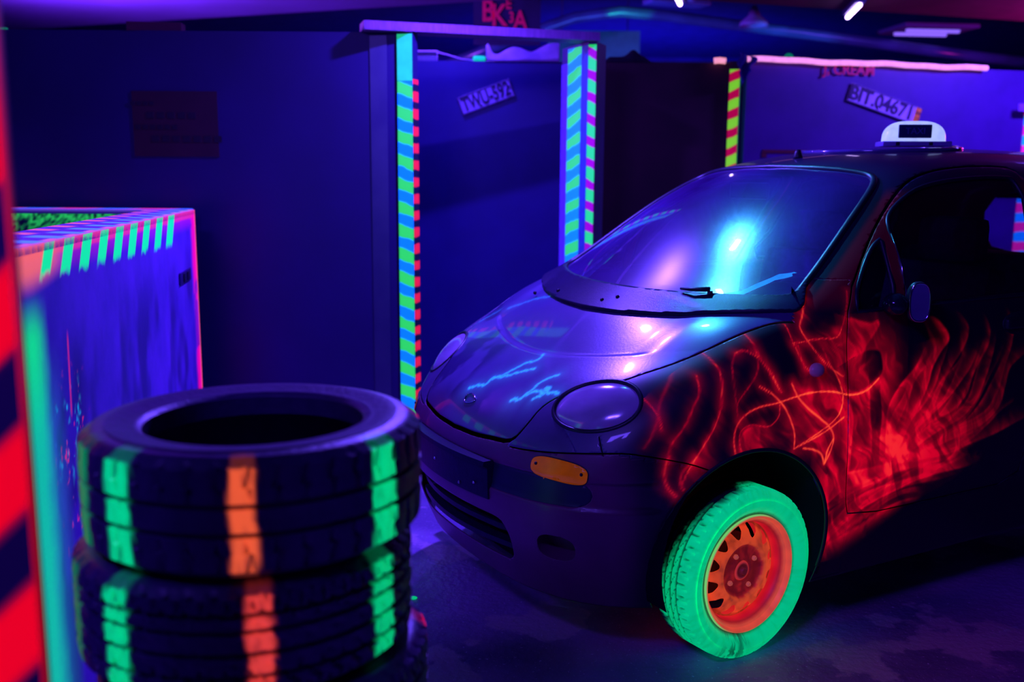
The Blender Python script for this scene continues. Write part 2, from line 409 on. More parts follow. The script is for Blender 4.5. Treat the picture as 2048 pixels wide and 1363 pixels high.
# right jamb: an angled pair of boards
J = [(.255, 5.36), (.283, 5.27), (.372, 5.075), (.41, 5.06), (.47, 5.20), (.36, 5.46)]
p = partition('door_post', J, 2.083, surf('violet_board', (.07, .03, .2), .5, col2=(.05, .03, .15)), 'angled post right of the doorway striped cyan, green and magenta', 'post')
strip('violet_edge', [J[0], J[1]], .02, 2.0, fluor('violet_paint', (.10, .03, .75), .35), p)
mid = (J[1][0] * .32 + J[2][0] * .68, J[1][1] * .32 + J[2][1] * .68)
strip('striped_band', [J[1], mid], .02, 2.07, stripes('green_cyan_stripes_right', (.03, .85, .10), (0, .3, .8), .11, .5, -.3, emis=.7), p)
strip('blue_band', [mid, J[2]], .02, 2.07, fluor('dull_blue_paint', (.02, .06, .4), .25), p)
strip('magenta_band', [J[2], J[3]], .02, 2.07, stripes('green_magenta_stripes', (.02, .9, .13), (.35, .0, .3), .108, .56, .45, emis=.7), p)
# partition closing the lane behind the doorway, maroon one next to it, bright one to the right
p = partition('lane_partition', [(-2.2, 5.8), (.47, 5.8), (.47, 5.88), (-2.2, 5.88)], 2.068, surf('deep_blue_board', (.010, .003, .15), .45, col2=(.008, .002, .13)), 'dark blue board wall seen through the doorway, carrying a tilted plate')
partition('lane_partition', [(.49, 5.8), (1.228, 5.8), (1.228, 5.88), (.49, 5.88)], 2.066, M_maroon, 'maroon board wall between the two striped posts')
p = partition('corner_post', [(1.228, 5.78), (1.286, 5.77), (1.30, 5.86), (1.23, 5.88)], 2.075, M_maroon, 'maroon corner post edged with yellow-green and red stripes', 'post')
strip('striped_band', [(1.229, 5.779), (1.285, 5.769)], .9, 2.03, stripes('yellow_red_stripes', (.25, .85, .02), (.55, .0, .05), .105, .52, -.45, emis=.65), p)
strip('green_edge', [(1.287, 5.77), (1.30, 5.85)], .9, 2.0, fluor('edge_green', (.0, .35, .12), .4), p)
BA, BB = Vector((1.333, 5.80)), Vector((3.35, 6.325)); bd = (BB - BA).normalized(); bn = Vector((-bd.y, bd.x))
partition('lane_partition', [tuple(BA), tuple(BB), tuple(BB + bn * .08), tuple(BA + bn * .08)], 2.085, surf('bright_blue_board', (.09, .006, .27), .5, col2=(.07, .005, .22)), 'long blue-lit board wall behind the car roof, carrying a plate')
e = partition('end_post', [tuple(BB + bd * -.18), tuple(BB + bd * -.02 - bn * .05), tuple(BB + bd * .12 - bn * .05), tuple(BB + bd * .12)], 2.09, surf('violet_post', (.3, .03, .3), .5), 'bright pink and cyan striped post at the right edge of the picture', 'post')
pe = [tuple(BB + bd * -.175 - bn * .003), tuple(BB + bd * -.02 - bn * .053)]
strip('striped_band', pe, .9, 2.06, stripes('pink_cyan_stripes', (.9, .02, .3), (0, .45, .9), .12, .5, 0, emis=.7), e)

# pink glowing hose along the top of the blue wall
bm = bmesh.new(); pts = []
for i in range(40):
    t = i / 39; s = -.02 + t * 1.60
    q = BA + bd * s - bn * .035
    pts.append((q.x, q.y, 2.087 + .003 * sin(s * 9) + .002 * sin(s * 23)))
tube(bm, pts, .016, 8)
tag(bobj('foam_tube', bm, fluor('pale_pink_fluorescent', (1.0, .33, .75), 1.0), smooth=True), 'pale pink glowing tube along the top of the blue wall', 'tube')
bm = bmesh.new(); tube(bm, [(1.135, 5.77, 2.075), (1.165, 5.765, 2.078), (1.20, 5.765, 2.074)], .017, 8)
tag(bobj('foam_tube', bm, fluor('pale_orange_fluorescent', (1.0, .35, .45), 1.0), smooth=True), 'short pale pink tube stub on top of the maroon wall', 'tube')

# blue fabric scrap hanging over the corner post
def cloth(name, fn, nu, nv, m, label, cat='cloth', thick=.003, parent=None):
    bm = bmesh.new(); g = [[bm.verts.new(fn(i / nu, j / nv)) for j in range(nv + 1)] for i in range(nu + 1)]
    for i in range(nu):
        for j in range(nv): bm.faces.new((g[i][j], g[i + 1][j], g[i + 1][j + 1], g[i][j + 1]))
    bmesh.ops.solidify(bm, geom=bm.faces[:], thickness=thick); 
    return tag(bobj(name, bm, m, parent, smooth=True), label, cat)
cloth('fabric_scrap', lambda u, v: (1.27 + .105 * u * (1 - .45 * v) + .01 * sin(9 * v), 5.745 - .02 * sin(3 * u * pi), 2.12 - .17 * v * (.5 + .5 * sin(pi * min(1, u * 1.1 + .1))) - .03 * u), 12, 12, surf('blue_fabric', (.05, .04, .4), .8), 'small blue fabric scrap hanging over the maroon corner post')
# white plastic sheet and small frame on top of the wall behind the doorway
M_sheet = surf('white_plastic_sheet', (.75, .5, .95), .35, col2=(.5, .3, .8), scale=8)
def shfn(u, v):
    x = -.16 + .42 * u; ridge = .03 + .09 * (u ** .7) * (.8 + .2 * sin(7 * u))
    prof = sin(pi * v)
    z = 2.07 + ridge * prof + .012 * sin(14 * u + 5 * v) * prof + (.06 * math.exp(-((u - .02) / .05) ** 2)) * prof
    return (x, 5.79 + .10 * v, z)
cloth('plastic_sheet', shfn, 40, 14, M_sheet, 'crumpled white plastic sheet lying on the wall behind the doorway')
tag(bobj('green_rag', (lambda b: (box(b, (-.20, 5.84, 2.085), (.07, .05, .03), .2, .01), b)[1])(bmesh.new()), M_green), 'small green rag behind the white plastic sheet', 'rag')
r = empty('wire_frame', (-.5, 5.83, 2.07), 0, 'small white wire frame standing on the wall just inside the doorway', 'frame')
bm = bmesh.new(); tube(bm, [(-.06, 0, .0), (-.06, 0, .055), (.06, 0, .055), (.06, 0, 0)], .004, 6); tube(bm, [(.06, 0, .05), (.12, 0, .035), (.2, 0, .012), (.3, 0, .002)], .003, 6)
bobj('wire', bm, M_sheet, r, smooth=True)
bm = bmesh.new(); box(bm, (0, .02, .025), (.11, .006, .045)); bobj('panel', bm, surf('grey_card', (.1, .08, .2), .6), r)
cloth('dark_cloth', lambda u, v: (.50 + .30 * u, 5.80 + .1 * v, 2.068 + (.035 + .04 * math.exp(-((u - .62) / .12) ** 2)) * sin(pi * v) * min(1, 6 * u, 6 * (1 - u))), 30, 10, surf('dark_cloth', (.03, .01, .05), .9), 'dark crumpled cloth lying on top of the maroon wall')

# ------------------------------------------------------------------ licence plates on the walls
def number_plate(name, c, w, h, tilt, yaw, text, pcol, tcol, label, extra=None, sx=1.0, ts=.8):
    r = empty(name, c, 0, label, 'number plate'); r.rotation_euler = (0, 0, yaw)
    s = bpy.data.objects.new('plate_body', None)
    bm = bmesh.new(); box(bm, (0, 0, 0), (w, .004, h), 0, .0015)
    bd_ = bobj('sheet', bm, surf('plate_white', pcol, .4, col2=tuple(v * .85 for v in pcol), scale=20), r); bd_.rotation_euler = (0, tilt, 0)
    bm = bmesh.new()
    t = .004
    for x, z, a, b in ((0, h / 2 - t, w - .006, t), (0, -h / 2 + t, w - .006, t), (w / 2 - t, 0, t, h - .006), (-w / 2 + t, 0, t, h - .006)): box(bm, (x, -.003, z), (a, .003, b))
    o = bobj('border', bm, surf('plate_dark', tcol, .5), r); o.rotation_euler = (0, tilt, 0)
    tm = text_mesh('lettering', text, h * ts, surf('plate_text', tcol, .5), r, (0, 0, 0), (0, 0, 0), .0015, True, sx)
    sx = (w * (.90 if extra is None else .82)) / max(v.co.x * 2 for v in tm.data.vertices)
    R_ = Matrix.Rotation(tilt, 4, 'Y') @ Matrix.Translation((-.0 if extra is None else -w * .045, -.0045, 0)) @ Matrix.Rotation(pi / 2, 4, 'X') @ Matrix.Scale(sx, 4, (1, 0, 0))
    tm.matrix_basis = R_
    if extra:
        bm = bmesh.new(); box(bm, (w / 2 - .022, -.003, 0), (.038, .003, h - .012)); o = bobj('date_field', bm, fluor('date_orange', (.75, .15, .02), .35), r); o.rotation_euler = (0, tilt, 0)
        q = text_mesh('date', extra, h * .3, surf('plate_text2', (.3, .02, .02), .5), r, (0, 0, 0), (0, 0, 0), .0015, True)
        q.matrix_basis = Matrix.Rotation(tilt, 4, 'Y') @ Matrix.Translation((w / 2 - .022, -.0055, 0)) @ Matrix.Rotation(pi / 2, 4, 'X')
    for k in ((-1, 1) if extra is None else (1,)):
        bm = bmesh.new(); bmesh.ops.create_uvsphere(bm, u_segments=10, v_segments=6, radius=.006)
        o = bobj('screw', bm, M_chrome, r, smooth=True); o.matrix_basis = Matrix.Rotation(tilt, 4, 'Y') @ Matrix.Translation((-.04 if k == 1 else w * .45, -.005, -h * .33 if k == 1 else h * .1))
    return r
number_plate('number_plate', (-.159, 5.79, 1.868), .318, .105, -radians(20.5), 0, 'TWU-592', (.32, .20, .62), (.02, .01, .08),
             'pale plate TWU-592 screwed aslant to the dark blue wall', None, .92, 1.05)
pc = BA + bd * .905 - bn * .012
number_plate('number_plate', (pc.x, pc.y, 1.858), .51, .108, radians(15.5), math.atan2(bd.y, bd.x), 'BIT.04671', (.85, .62, 1.0), (.05, .01, .1),
             'pale plate BIT.04671 with orange date field, on blue wall above the taxi sign', '04\n11', .86, 1.05)
# faint red signs on walls
r = empty('notice_sheet', (-1.612, 4.797, 1.656), 0, 'faint dark red notice sheet on the navy wall at left', 'notice')
bm = bmesh.new(); box(bm, (0, 0, 0), (.405, .004, .305)); bobj('sheet', bm, surf('dark_red_sheet', (.045, .003, .02), .7), r)
M_dt = surf('notice_text', (.012, .002, .02), .7)
for k, (t_, s_, x_) in enumerate((('....', .03, -.1), ('A B . . .', .05, -.02), ('......', .035, -.08), ('. . . . . . .', .05, 0))):
    bm = bmesh.new()
    for j in range(len(t_.replace(' ', ''))): box(bm, (x_ - .1 + j * s_ * 1.0, -.003, .095 - k * .055), (s_ * .7, .002, s_ * .6))
    bobj('text_line', bm, M_dt, r)
tag(text_mesh('wall_writing', 'J, CREAM', .085, fluor('red_wall_letters', (.5, 0, .08), .22), None, (pc.x - .245, pc.y - .068, 2.048), (pi / 2, 0, math.atan2(bd.y, bd.x)), .002, True),
    'blurred red letters painted along the top of the blue wall, partly behind the tube', 'lettering')
bm = bmesh.new(); box(bm, (0, 0, 0), (.30, .004, .02)); box(bm, (-.14, 0, -.02), (.03, .004, .03))
o = tag(bobj('wall_mark', bm, surf('dull_red_mark', (.2, .005, .02), .6)), 'dull red painted bar low on the blue wall behind the roof aerial', 'mark')
o.location = (BA + bd * .27 - bn * .004).to_3d() + Vector((0, 0, 1.575)); o.rotation_euler = (0, 0, math.atan2(bd.y, bd.x))
bm = bmesh.new(); box(bm, (0, 0, 0), (.22, .004, .045)); 
for i in range(4): box(bm, (-.09 + .06 * i, -.003, 0), (.025, .004, .03))
o = tag(bobj('lilac_label', bm, surf('lilac_label', (.45, .15, .9), .5)), 'lilac label strip on the blue wall at the right edge', 'label'); q = BA + bd * 1.92 - bn * .06
o.location = (q.x, q.y, 1.86); o.rotation_euler = (0, 0, math.atan2(bd.y, bd.x))

# ------------------------------------------------------------------ far background
r = empty('red_lettered_board', (-.05, 7.0, 0), 0, 'dark hanging board with red lettering above the doorway plank', 'sign')
bm = bmesh.new(); box(bm, (0, .02, 2.62), (.46, .02, .62)); bobj('board', bm, surf('board_navy', (.02, .01, .1), .6), r)
for t_, s_, x_, z_ in (('B', .2, -.13, 2.53), ('K', .2, -.055, 2.5), ('E', .1, .01, 2.58), ('3', .1, .03, 2.49), ('A', .17, .09, 2.47), ('B', .2, -.13, 2.68), ('S', .1, .01, 2.7)):
    text_mesh('letter', t_, s_, fluor('far_red_letter', (.5, 0, .10), .35), r, (x_, .005, z_), (pi / 2, 0, 0), .002, True, .8)
tp = slab('teal_panel', .30, 1.11, 9.0, 9.04, 2.30, 2.69, surf('teal_board', (.05, .35, .28), .7), None, 'dull teal square board hanging beyond the maroon wall', 'panel')
for x_ in (.42, 1.0):
    bm = bmesh.new(); tube(bm, [(x_, 9.02, 2.68), (x_, 9.02, 3.15)], .005, 6); bobj('hanging_wire', bm, M_dark, tp)
slab('dark_bulkhead', -.6, 4.2, 9.6, 9.9, 1.0, 2.5, M_dark, None, 'dark bulkhead wall far behind the lane walls', 'wall')
# sagging hose that catches green and blue light
bm = bmesh.new(); tube(bm, [(-.6, 8.4, 2.30), (.09, 8.4, 2.57), (.50, 8.4, 2.71), (.87, 8.4, 2.76), (1.24, 8.4, 2.73), (1.73, 8.4, 2.67), (2.35, 8.4, 2.60), (2.85, 8.4, 2.54), (3.4, 8.4, 2.47), (4.2, 8.4, 2.38)], .045, 16)
tag(bobj('cable_hose', bm, surf('painted_duct', (.05, .08, .25), .25), smooth=True), 'sagging round hose under the far ceiling catching green and cyan light', 'hose')
# lamps of the hall
M_tube = emit('ultraviolet_tube_glow', (.55, .35, 1.0), 14); M_lampbody = surf('lamp_body', (.06, .05, .15), .4)
def tube_lamp(loc, rz, ln, label, tilt=0.0):
    r = empty('tube_lamp', loc, rz, label, 'lamp', 'ultraviolet tube lamps')
    bm = bmesh.new(); box(bm, (0, 0, .03), (ln, .07, .035), 0, .006); bobj('housing', bm, M_lampbody, r)
    bm = bmesh.new(); tube(bm, [(-ln / 2 + .02, 0, 0), (ln / 2 - .02, 0, 0)], .014, 10); bobj('bulb', bm, M_tube, r, smooth=True)
    r.rotation_euler = (0, tilt, rz)
    return r
tube_lamp((2.30, 6.95, 2.54), radians(80), .55, 'white-violet tube lamp under the maroon ceiling section at upper right')
tube_lamp((1.06, 6.66, 2.56), radians(76), .4, 'white-violet tube lamp at the top edge of the picture')
r = empty('ceiling_fixture', (3.35, 8.3, 2.60), 0.1, 'flat rectangular ceiling light fixture at far upper right', 'lamp')
bm = bmesh.new(); box(bm, (0, 0, .02), (.62, .5, .03), 0, .005); bobj('tray', bm, M_ceil, r)
for s in (-1, 1):
    bm = bmesh.new(); tube(bm, [(-.22, s * .1, 0), (.22, s * .1, 0)], .02, 8); bobj('bulb', bm, emit('dim_tube', (.25, .12, 1.0), 1.2), r, smooth=True)
r = empty('pendant_lamp', (1.92, 8.2, 2.62), 0, 'small violet pendant lamp with a wide shade near the top edge', 'lamp')
bm = bmesh.new(); revolve(bm, [(.02, .16), (.05, .08), (.11, .03), (.115, .0), (.10, .005), (.04, .07)], 24); bobj('shade', bm, surf('violet_enamel', (.3, .15, .5), .4), r, smooth=True)
bm = bmesh.new(); tube(bm, [(0, 0, .14), (0, 0, .52)], .006, 6); bobj('cord', bm, M_dark, r)
r = empty('disco_projector', (1.25, 7.9, 2.75), .3, 'pale flat effect projector hanging under the ceiling at the top edge', 'projector')
bm = bmesh.new(); box(bm, (0, 0, 0), (.5, .18, .045), 0, .012); bobj('housing', bm, surf('pale_violet_metal', (.12, .10, .4), .4), r)
bm = bmesh.new(); bmesh.ops.create_uvsphere(bm, u_segments=16, v_segments=10, radius=.05); o = bobj('lens', bm, surf('lens_violet', (.25, .2, .6), .2), r, smooth=True); o.location = (.08, -.06, .03)
bm = bmesh.new(); tube(bm, [(0, 0, .02), (0, 0, .39)], .008, 6); bobj('bracket', bm, M_dark, r)
for x_, lab, w_ in ((2.30, 'small blue-lit box on the far bulkhead wall', .11), (2.49, 'small blue-lit knob beside the box on the far bulkhead wall', .08)):
    bm = bmesh.new(); box(bm, (x_, 9.57, 2.44), (w_, .05, .16 if w_ > .1 else .09), 0, .015); tag(bobj('wall_box', bm, surf('blue_box_%d' % (x_ * 10), (.12, .14, .6), .5)), lab, 'box')
bm = bmesh.new(); tube(bm, [(2.58 + .035 * cos(t * pi / 8), 9.55, 2.53 + .035 * sin(t * pi / 8)) for t in range(16)], .008, 6, closed=True)
tag(bobj('green_ring', bm, fluor('green_ring_paint', (0, .5, .15), .5), smooth=True), 'tiny green ring above the blue-lit knob', 'ring')
bm = bmesh.new(); box(bm, (-1.70, 4.85, 2.105), (.25, .09, .04), .1)
tag(bobj('maroon_block', bm, surf('maroon_block', (.09, .003, .03), .7)), 'dark red block lying on top of the navy wall', 'block')
bm = bmesh.new(); box(bm, (-2.75, 4.83, 2.092), (.7, .02, .01))
tag(bobj('green_tape', bm, fluor('far_green_tape', (0, .3, .1), .5)), 'thin green tape along the top of the navy wall at far left', 'tape')
# aerial mast hardware in the ceiling
bm = bmesh.new(); tube(bm, [(.10, 7.3, 3.1), (.12, 7.28, 2.62), (.11, 7.28, 2.58)], .03, 8)
tag(bobj('hanging_bracket', bm, surf('dull_violet_metal', (.15, .1, .5), .5), smooth=True), 'blurred blue bracket hanging beside the red lettered board', 'bracket')

# ------------------------------------------------------------------ foreground left: hollow block of painted boards
M_box = painted('painted_plywood', (.22, .06, .60), (.13, .04, .45), .55, .85, scale=5, bump=.12, bscale=25)
BXr = empty('painted_barrier', (-1.06, 2.08, 0), 0, 'waist-high hollow board barrier with green and red striped rim at left', 'barrier')
A3, B3 = Vector((-1.06, 2.08, 0)), Vector((-1.445, 4.50, 0)); L3 = (B3 - A3).length; bu = (B3 - A3).normalized(); H3 = 1.26
bnrm = Vector((-bu.y, bu.x, 0))   # towards the left (inside)
def front_fn(u, v):
    x = u; z = v; n = fbm(u * 9, v * 9); n2 = fbm(u * 30 + 9, v * 22)
    P = rgba((0, 0, 0), np.zeros_like(u)); T = rgba((0, 0, 0), np.zeros_like(u))
    top = H3 - z
    # dried streaks and worn dark areas
    T = over(T, (.02, .008, .12), .7 * sstep(.45, .75, fbm(u * 5 + 3, v * 3)) * sstep(.1, .4, top))
    # green vertical field at the near end
    g = sstep(.22, .10, u + .03 * (n - .5)) * sstep(.10, .22, top)
    P = over(P, (.0, .78, .16), g * .95)
    P = over(P, (.0, .25, .35), sstep(.34, .12, u) * .45 * sstep(.2, .5, top))
    # orange near edge
    P = over(P, (1.0, .16, .03), sstep(.022, .006, u + .02 * (fbm(v * 14, u) - .5)) * .9)
    P = over(P, (.02, .35, .12), ((u > .035) & (u < .04)) * .5)
    # red upper rim
    rim = sstep(.036, .028, top + .004 * (n - .5)); P = over(P, (.95, .04, .05), rim * .9); P = over(P, (.1, .0, .06), sstep(.003, .001, np.abs(top - .030)) * .7)
    P = over(P, (.5, .0, .35), sstep(.09, .03, top) * .45)
    P = over(P, (1.0, .16, .06), sstep(.12, .05, top + .1 * np.maximum(u - .12, 0)) * sstep(.45, .2, u) * .85)
    # far end
    P = over(P, (1.0, .0, .22), sstep(L3 - .16, L3 - .05, u + .05 * (fbm(v * 5, u) - .5)) * (.25 + .75 * sstep(.46, .54, fbm(v * 7 + 3, u * 3))) * .9)
    P = over(P, (1.0, .1, .1), sstep(L3 - .03, L3 - .01, u) * .9)
    # green slanted stripes
    for k, (u0, u1) in enumerate(((.235, .309), (.399, .483), (.571, .663), (.758, .851), (.947, 1.046), (1.146, 1.251), (1.357, 1.459), (1.578, 1.693), (1.808, 1.938))):
        uu_ = u + top * .72 - (.02 if k > 5 else 0) * 0; ln = .076 + .0045 * k
        s = sstep(u0 - .005, u0 + .002, uu_) * sstep(u1 + .005, u1 - .002, uu_) * sstep(ln + .012, ln - .012, top + .03 * (n2 - .5))
        P = over(P, (.0, .88, .20), s)
    # splash of cyan and red specks
    d = np.hypot((u - .33) / .16, (z - .78) / .14)
    P = over(P, (.0, .45, .6), sstep(.62, .78, n2) * sstep(1.2, .3, d) * .8)
    P = over(P, (.9, .02, .12), sstep(.66, .8, fbm(u * 40, v * 33 + 5)) * sstep(1.6, .4, np.hypot((u - .36) / .12, (z - .70) / .2)) * .8)
    P = over(P, (.8, .02, .1), sstep(.010, .004, np.abs(u - .36 - .05 * (z - .95))) * sstep(.80, .84, z) * sstep(1.04, 1.0, z) * .5)
    return P, T
grid_board('side_board', A3, bu, Vector((0, 0, 1)), L3, H3, .02, .0055, M_box, lambda u, v: front_fn(u, v), BXr)
def top_fn(u, v):
    # v runs across the rim from the outer edge inwards, stripes slanted
    s = np.mod((u - v * .5) / .190 + .1, 1.0); P = rgba((0, 0, 0), np.zeros_like(u)); T = rgba((0, 0, 0), np.zeros_like(u))
    P = over(P, (.05, .35, .85), sstep(.0, .05, s) * sstep(.52, .45, s) * sstep(.12, .09, v) * .9)
    P = over(P, (1.0, .18, .25), sstep(.5, .55, s) * sstep(1.0, .93, s) * sstep(.035, .02, v) * .9)
    P = over(P, (1.0, .14, .06), sstep(.5, .55, s) * sstep(1.0, .93, s) * sstep(.11, .14, v) * .9)
    P = over(P, (1.0, .08, .15), sstep(.012, .004, v) * .7)
    P = over(P, (.22, .05, .7), np.ones_like(u) * .3)
    return P, T
inn = bnrm * .2
def remap(fn): return lambda u, v: fn(u, .2 - v)
# rim top: U along the board, V pointing outwards so the face looks up
grid_board('rim_board', A3 + Vector((0, 0, H3 + .002)), bu, bnrm, L3, .2, .02, .006, M_box, top_fn, BXr)
# inner board, end board and far board
def plain_fn(col, a):
    return lambda u, v: (rgba(col, np.full_like(u, a)), rgba((0, 0, 0), np.zeros_like(u)))
bm = bmesh.new()
q0, q1 = A3 + inn, B3 + inn
prism(bm, [(q0.x, q0.y), (q1.x, q1.y), (q1.x + .02 * -bnrm.x, q1.y - .02 * bnrm.y), (q0.x - .02 * bnrm.x, q0.y - .02 * bnrm.y)], 0, H3 - .02); bmesh.ops.recalc_face_normals(bm, faces=bm.faces)
bobj('inner_board', bm, M_dark, BXr)
bm = bmesh.new(); e0 = A3 - bu * .012
prism(bm, [(e0.x, e0.y), (A3.x, A3.y), (q0.x, q0.y), (q0.x - bu.x * .012, q0.y - bu.y * .012)], 0, H3); bmesh.ops.recalc_face_normals(bm, faces=bm.faces)
bobj('end_board', bm, fluor('end_orange', (1.0, .12, .05), .6), BXr)
W3 = 2.2; XE = B3.x - .065
def back_top(u, v):
    s = np.mod((u + v * .4) / .36, 1.0); P = rgba((.03, .16, .9), np.full_like(u, .85)); T = rgba((0, 0, 0), np.zeros_like(u))
    P = over(P, (.8, .02, .22), sstep(.45, .5, s) * sstep(1, .94, s) * .9); P = over(P, (.18, .05, .6), sstep(.10, .13, v) * .75)
    return P, T
D0 = Vector((B3.x, B3.y, 0)); lf = Vector((-1, 0, 0))
grid_board('far_rim_board', (XE - W3, B3.y - .02, H3 + .001), (1, 0, 0), (0, 1, 0), W3, .2, .02, .01, M_box, lambda u, v: back_top(u, .2 - v), BXr)
def in_fn(u, v):
    P = rgba((0, 0, 0), np.zeros_like(u)); n = fbm(u * 160, v * 160)
    P = over(P, (.02, .6, .1), sstep(.11, .02, H3 - .02 - v) * sstep(.35, .65, n)); P = over(P, (.5, .8, .1), sstep(.78, .9, n) * sstep(.06, .0, H3 - .02 - v))
    return P, rgba((.01, .005, .05), np.full_like(u, .9))
grid_board('far_board', (B3.x - W3, B3.y - .02, 0), (1, 0, 0), (0, 0, 1), W3, H3 - .02, .02, .012, M_box, in_fn, BXr)
for o in [c for c in COL.objects if c.parent == BXr]: o.location = -BXr.location
# small hinge plate near the far end of the side board
r = empty('hinge_plate', (0, 0, 0), 0, 'small metal catch screwed near the far end of the striped barrier', 'catch')
hp = A3 + bu * 2.09; r.location = (hp.x - bnrm.x * .006, hp.y - bnrm.y * .006, 0.995); r.rotation_euler = (0, 0, math.atan2(bu.y, bu.x))
bm = bmesh.new(); box(bm, (0, 0, 0), (.26, .006, .05), 0, .002); bobj('plate', bm, surf('dull_steel', (.10, .05, .3), .35, metal=.6), r)
for s in (-.05, .04):
    bm = bmesh.new(); box(bm, (s, -.005, 0), (.045, .008, .035), 0, .002); bobj('knuckle', bm, surf('dark_hole', (.01, .005, .03), .6), r)

# foreground pillar with red diagonal stripes, left edge
PL = bpy.data.objects.new('striped_pillar', None)
def pil_fn(u, v):
    s = np.mod((v - u * .9 * 1.0) / .165 + .12 + .10 * np.sin(v * 3), 1.0); w_ = .5 + .0 * v
    P = rgba((.85, .0, .01), sstep(.0, .08, s) * sstep(w_ + .1, w_, s)); return P, rgba((.05, .01, .08), np.full_like(u, .8))
o = grid_board('striped_pillar', (-.80, 1.0, 0), (1, 0, 0), (0, 0, 1), .288, 2.1, .02, .01, painted('pillar_paint', (.02, .01, .08), rough=.5, emis=.9), pil_fn)
tag(o, 'blurred foreground pillar with slanting red stripes at the left edge', 'pillar')

# ------------------------------------------------------------------ tyres
def tyre_mesh(bf=.93, R=.298, rb=.178, hw=.097, nseg=288, axis='Z', grooves=(-.036, .0, .036), gd=.007, shoulder=.5, phase=0, sipe=6, block=False):
    tw = hw * .80
    prof = [(rb, hw * (bf - .08)), (rb + .008, hw * bf), (rb + .016, hw * (bf + .01)), (rb + .026, hw * (bf * .5 + .48)), (rb + .042, hw * .99), (rb + .06, hw), (R - .045, hw * .99), (R - .028, hw * .955), (R - .020, hw * .945), (R - .015, hw * .90), (R - .006, tw + .004)]
    top = [(R - .001, tw)]
    hs = sorted(set([round(g * hw / .097, 5) for g in grooves]), reverse=True)
    cur = []
    for g in hs:
        cur += [(R + .001, g + .0055), (R - gd, g + .0035), (R - gd, g - .0035), (R + .001, g - .0055)]
    mids = []
    allh = [tw] + hs + [-tw]
    full = list(prof) + top
    for i, g in enumerate(hs):
        pm = (allh[i] + g) / 2
        full.append((R + .0005, pm + .002)); full.append((R + .001, pm - .002))
        full += cur[4 * i:4 * i + 4]
    pm = (hs[-1] - tw) / 2; full.append((R + .001, pm + .002)); full.append((R + .0005, pm - .002))
    full += [(r, -h) for r, h in reversed(prof + top)]
    global N_OUT; N_OUT = (len(full), len(full) + 9)
    inner = [(rb + .004, -hw * .5), (rb + .03, -hw * .78), (R - .05, -hw * .86), (R - .022, -hw * .6), (R - .016, 0), (R - .022, hw * .6), (R - .05, hw * .86), (rb + .03, hw * .78), (rb + .004, hw * .5)]
    full += inner
    bm = bmesh.new()
    def fn(i, k, r, h, a):
        if r > R - .012:
            ah = abs(h)
            ph = (i + int(h * 220) + phase) % sipe
            if ah > hw * .42:
                if ph == 0: r -= .009
            elif (i * 1 + int(h * 400) + phase) % (sipe + 2) == 0: r -= .004 if block else .002
        return r, h
    revolve(bm, full, nseg, axis, True, fn)
    return bm
M_tyre = painted('tyre_rubber', (.06, .03, .13), (.04, .022, .10), .42, .80, scale=30, bump=.15, bscale=90, spec=.5)
def tyre_paint(me, bands, hw, axis=2):
    """bands (angle, halfwidth, colour, cover) on the tread"""
    co = coords(me); a = np.arctan2(co[:, 1], co[:, 0]); h = co[:, 2]; r = np.hypot(co[:, 0], co[:, 1])
    P = rgba((0, 0, 0), np.zeros(len(co)))
    for ang, w_, col, cv, up_ in bands:
        d = (a - ang + pi) % (2 * pi) - pi
        n = fbm(a * 40 + 5, h * 60 + ang * 9)
        m_ = sstep(w_ + .018, w_ - .012, np.abs(d + .006 * np.sin(h * 40)) + .045 * (n - .5)) * (r > .258) * sstep(.249, .274, r + .02 * (n - .5) + .02 * up_ * (h > 0))
        m_ = m_ * (.62 + .38 * sstep(.25, .45, fbm(a * 60, h * 90))) * np.where(r < .2875, .12, 1.0)
        P = over(P, col, m_ * cv)
    P[np.arange(len(co)) % N_OUT[1] >= N_OUT[0], 3] = 0
    set_attr(me, 'paint', P); set_attr(me, 'tint', rgba((0, 0, 0), np.zeros(len(co))))
TZ = [.1005 + .2012 * i for i in range(5)]
TX = [(-.462, 1.70), (-.452, 1.705), (-.446, 1.70), (-.474, 1.695), (-.456, 1.702)]
G_ = (.0, .75, .25); O_ = (1.0, .12, .04)
def deg(a): return radians(a)
LAB = {4: 'uppermost tyre of the stack, dusty sidewall, painted with wide green and orange patches', 3: 'second tyre from the top of the stack, painted patches broken by tread grooves',
       2: 'third tyre from the top of the stack, cut off by the lower picture edge', 1: 'fourth tyre from the top of the stack', 0: 'lowest tyre of the stack, lying on the floor'}
DG = (0, .3, .08)
BANDS = {4: [(deg(-121), .085, G_, 1, 1), (deg(-79.5), .062, O_, 1, 0), (deg(-31), .098, G_, 1, 1), (deg(-145), .10, DG, .75, 0), (deg(12), .05, RED, .9, 0)],
         3: [(deg(-119), .08, G_, .95, 1), (deg(-72), .065, (.95, .06, .05), .9, 0), (deg(-26), .090, G_, .85, 1), (deg(-148), .10, DG, .5, 0), (deg(60), .1, G_, 1, 0)],
         2: [(deg(-122), .085, G_, .45, 1), (deg(-68), .07, RED, .5, 0), (deg(14), .10, RED, .9, 0)], 1: [(deg(-100), .1, G_, .8, 0)], 0: [(deg(-60), .1, G_, .8, 0)]}
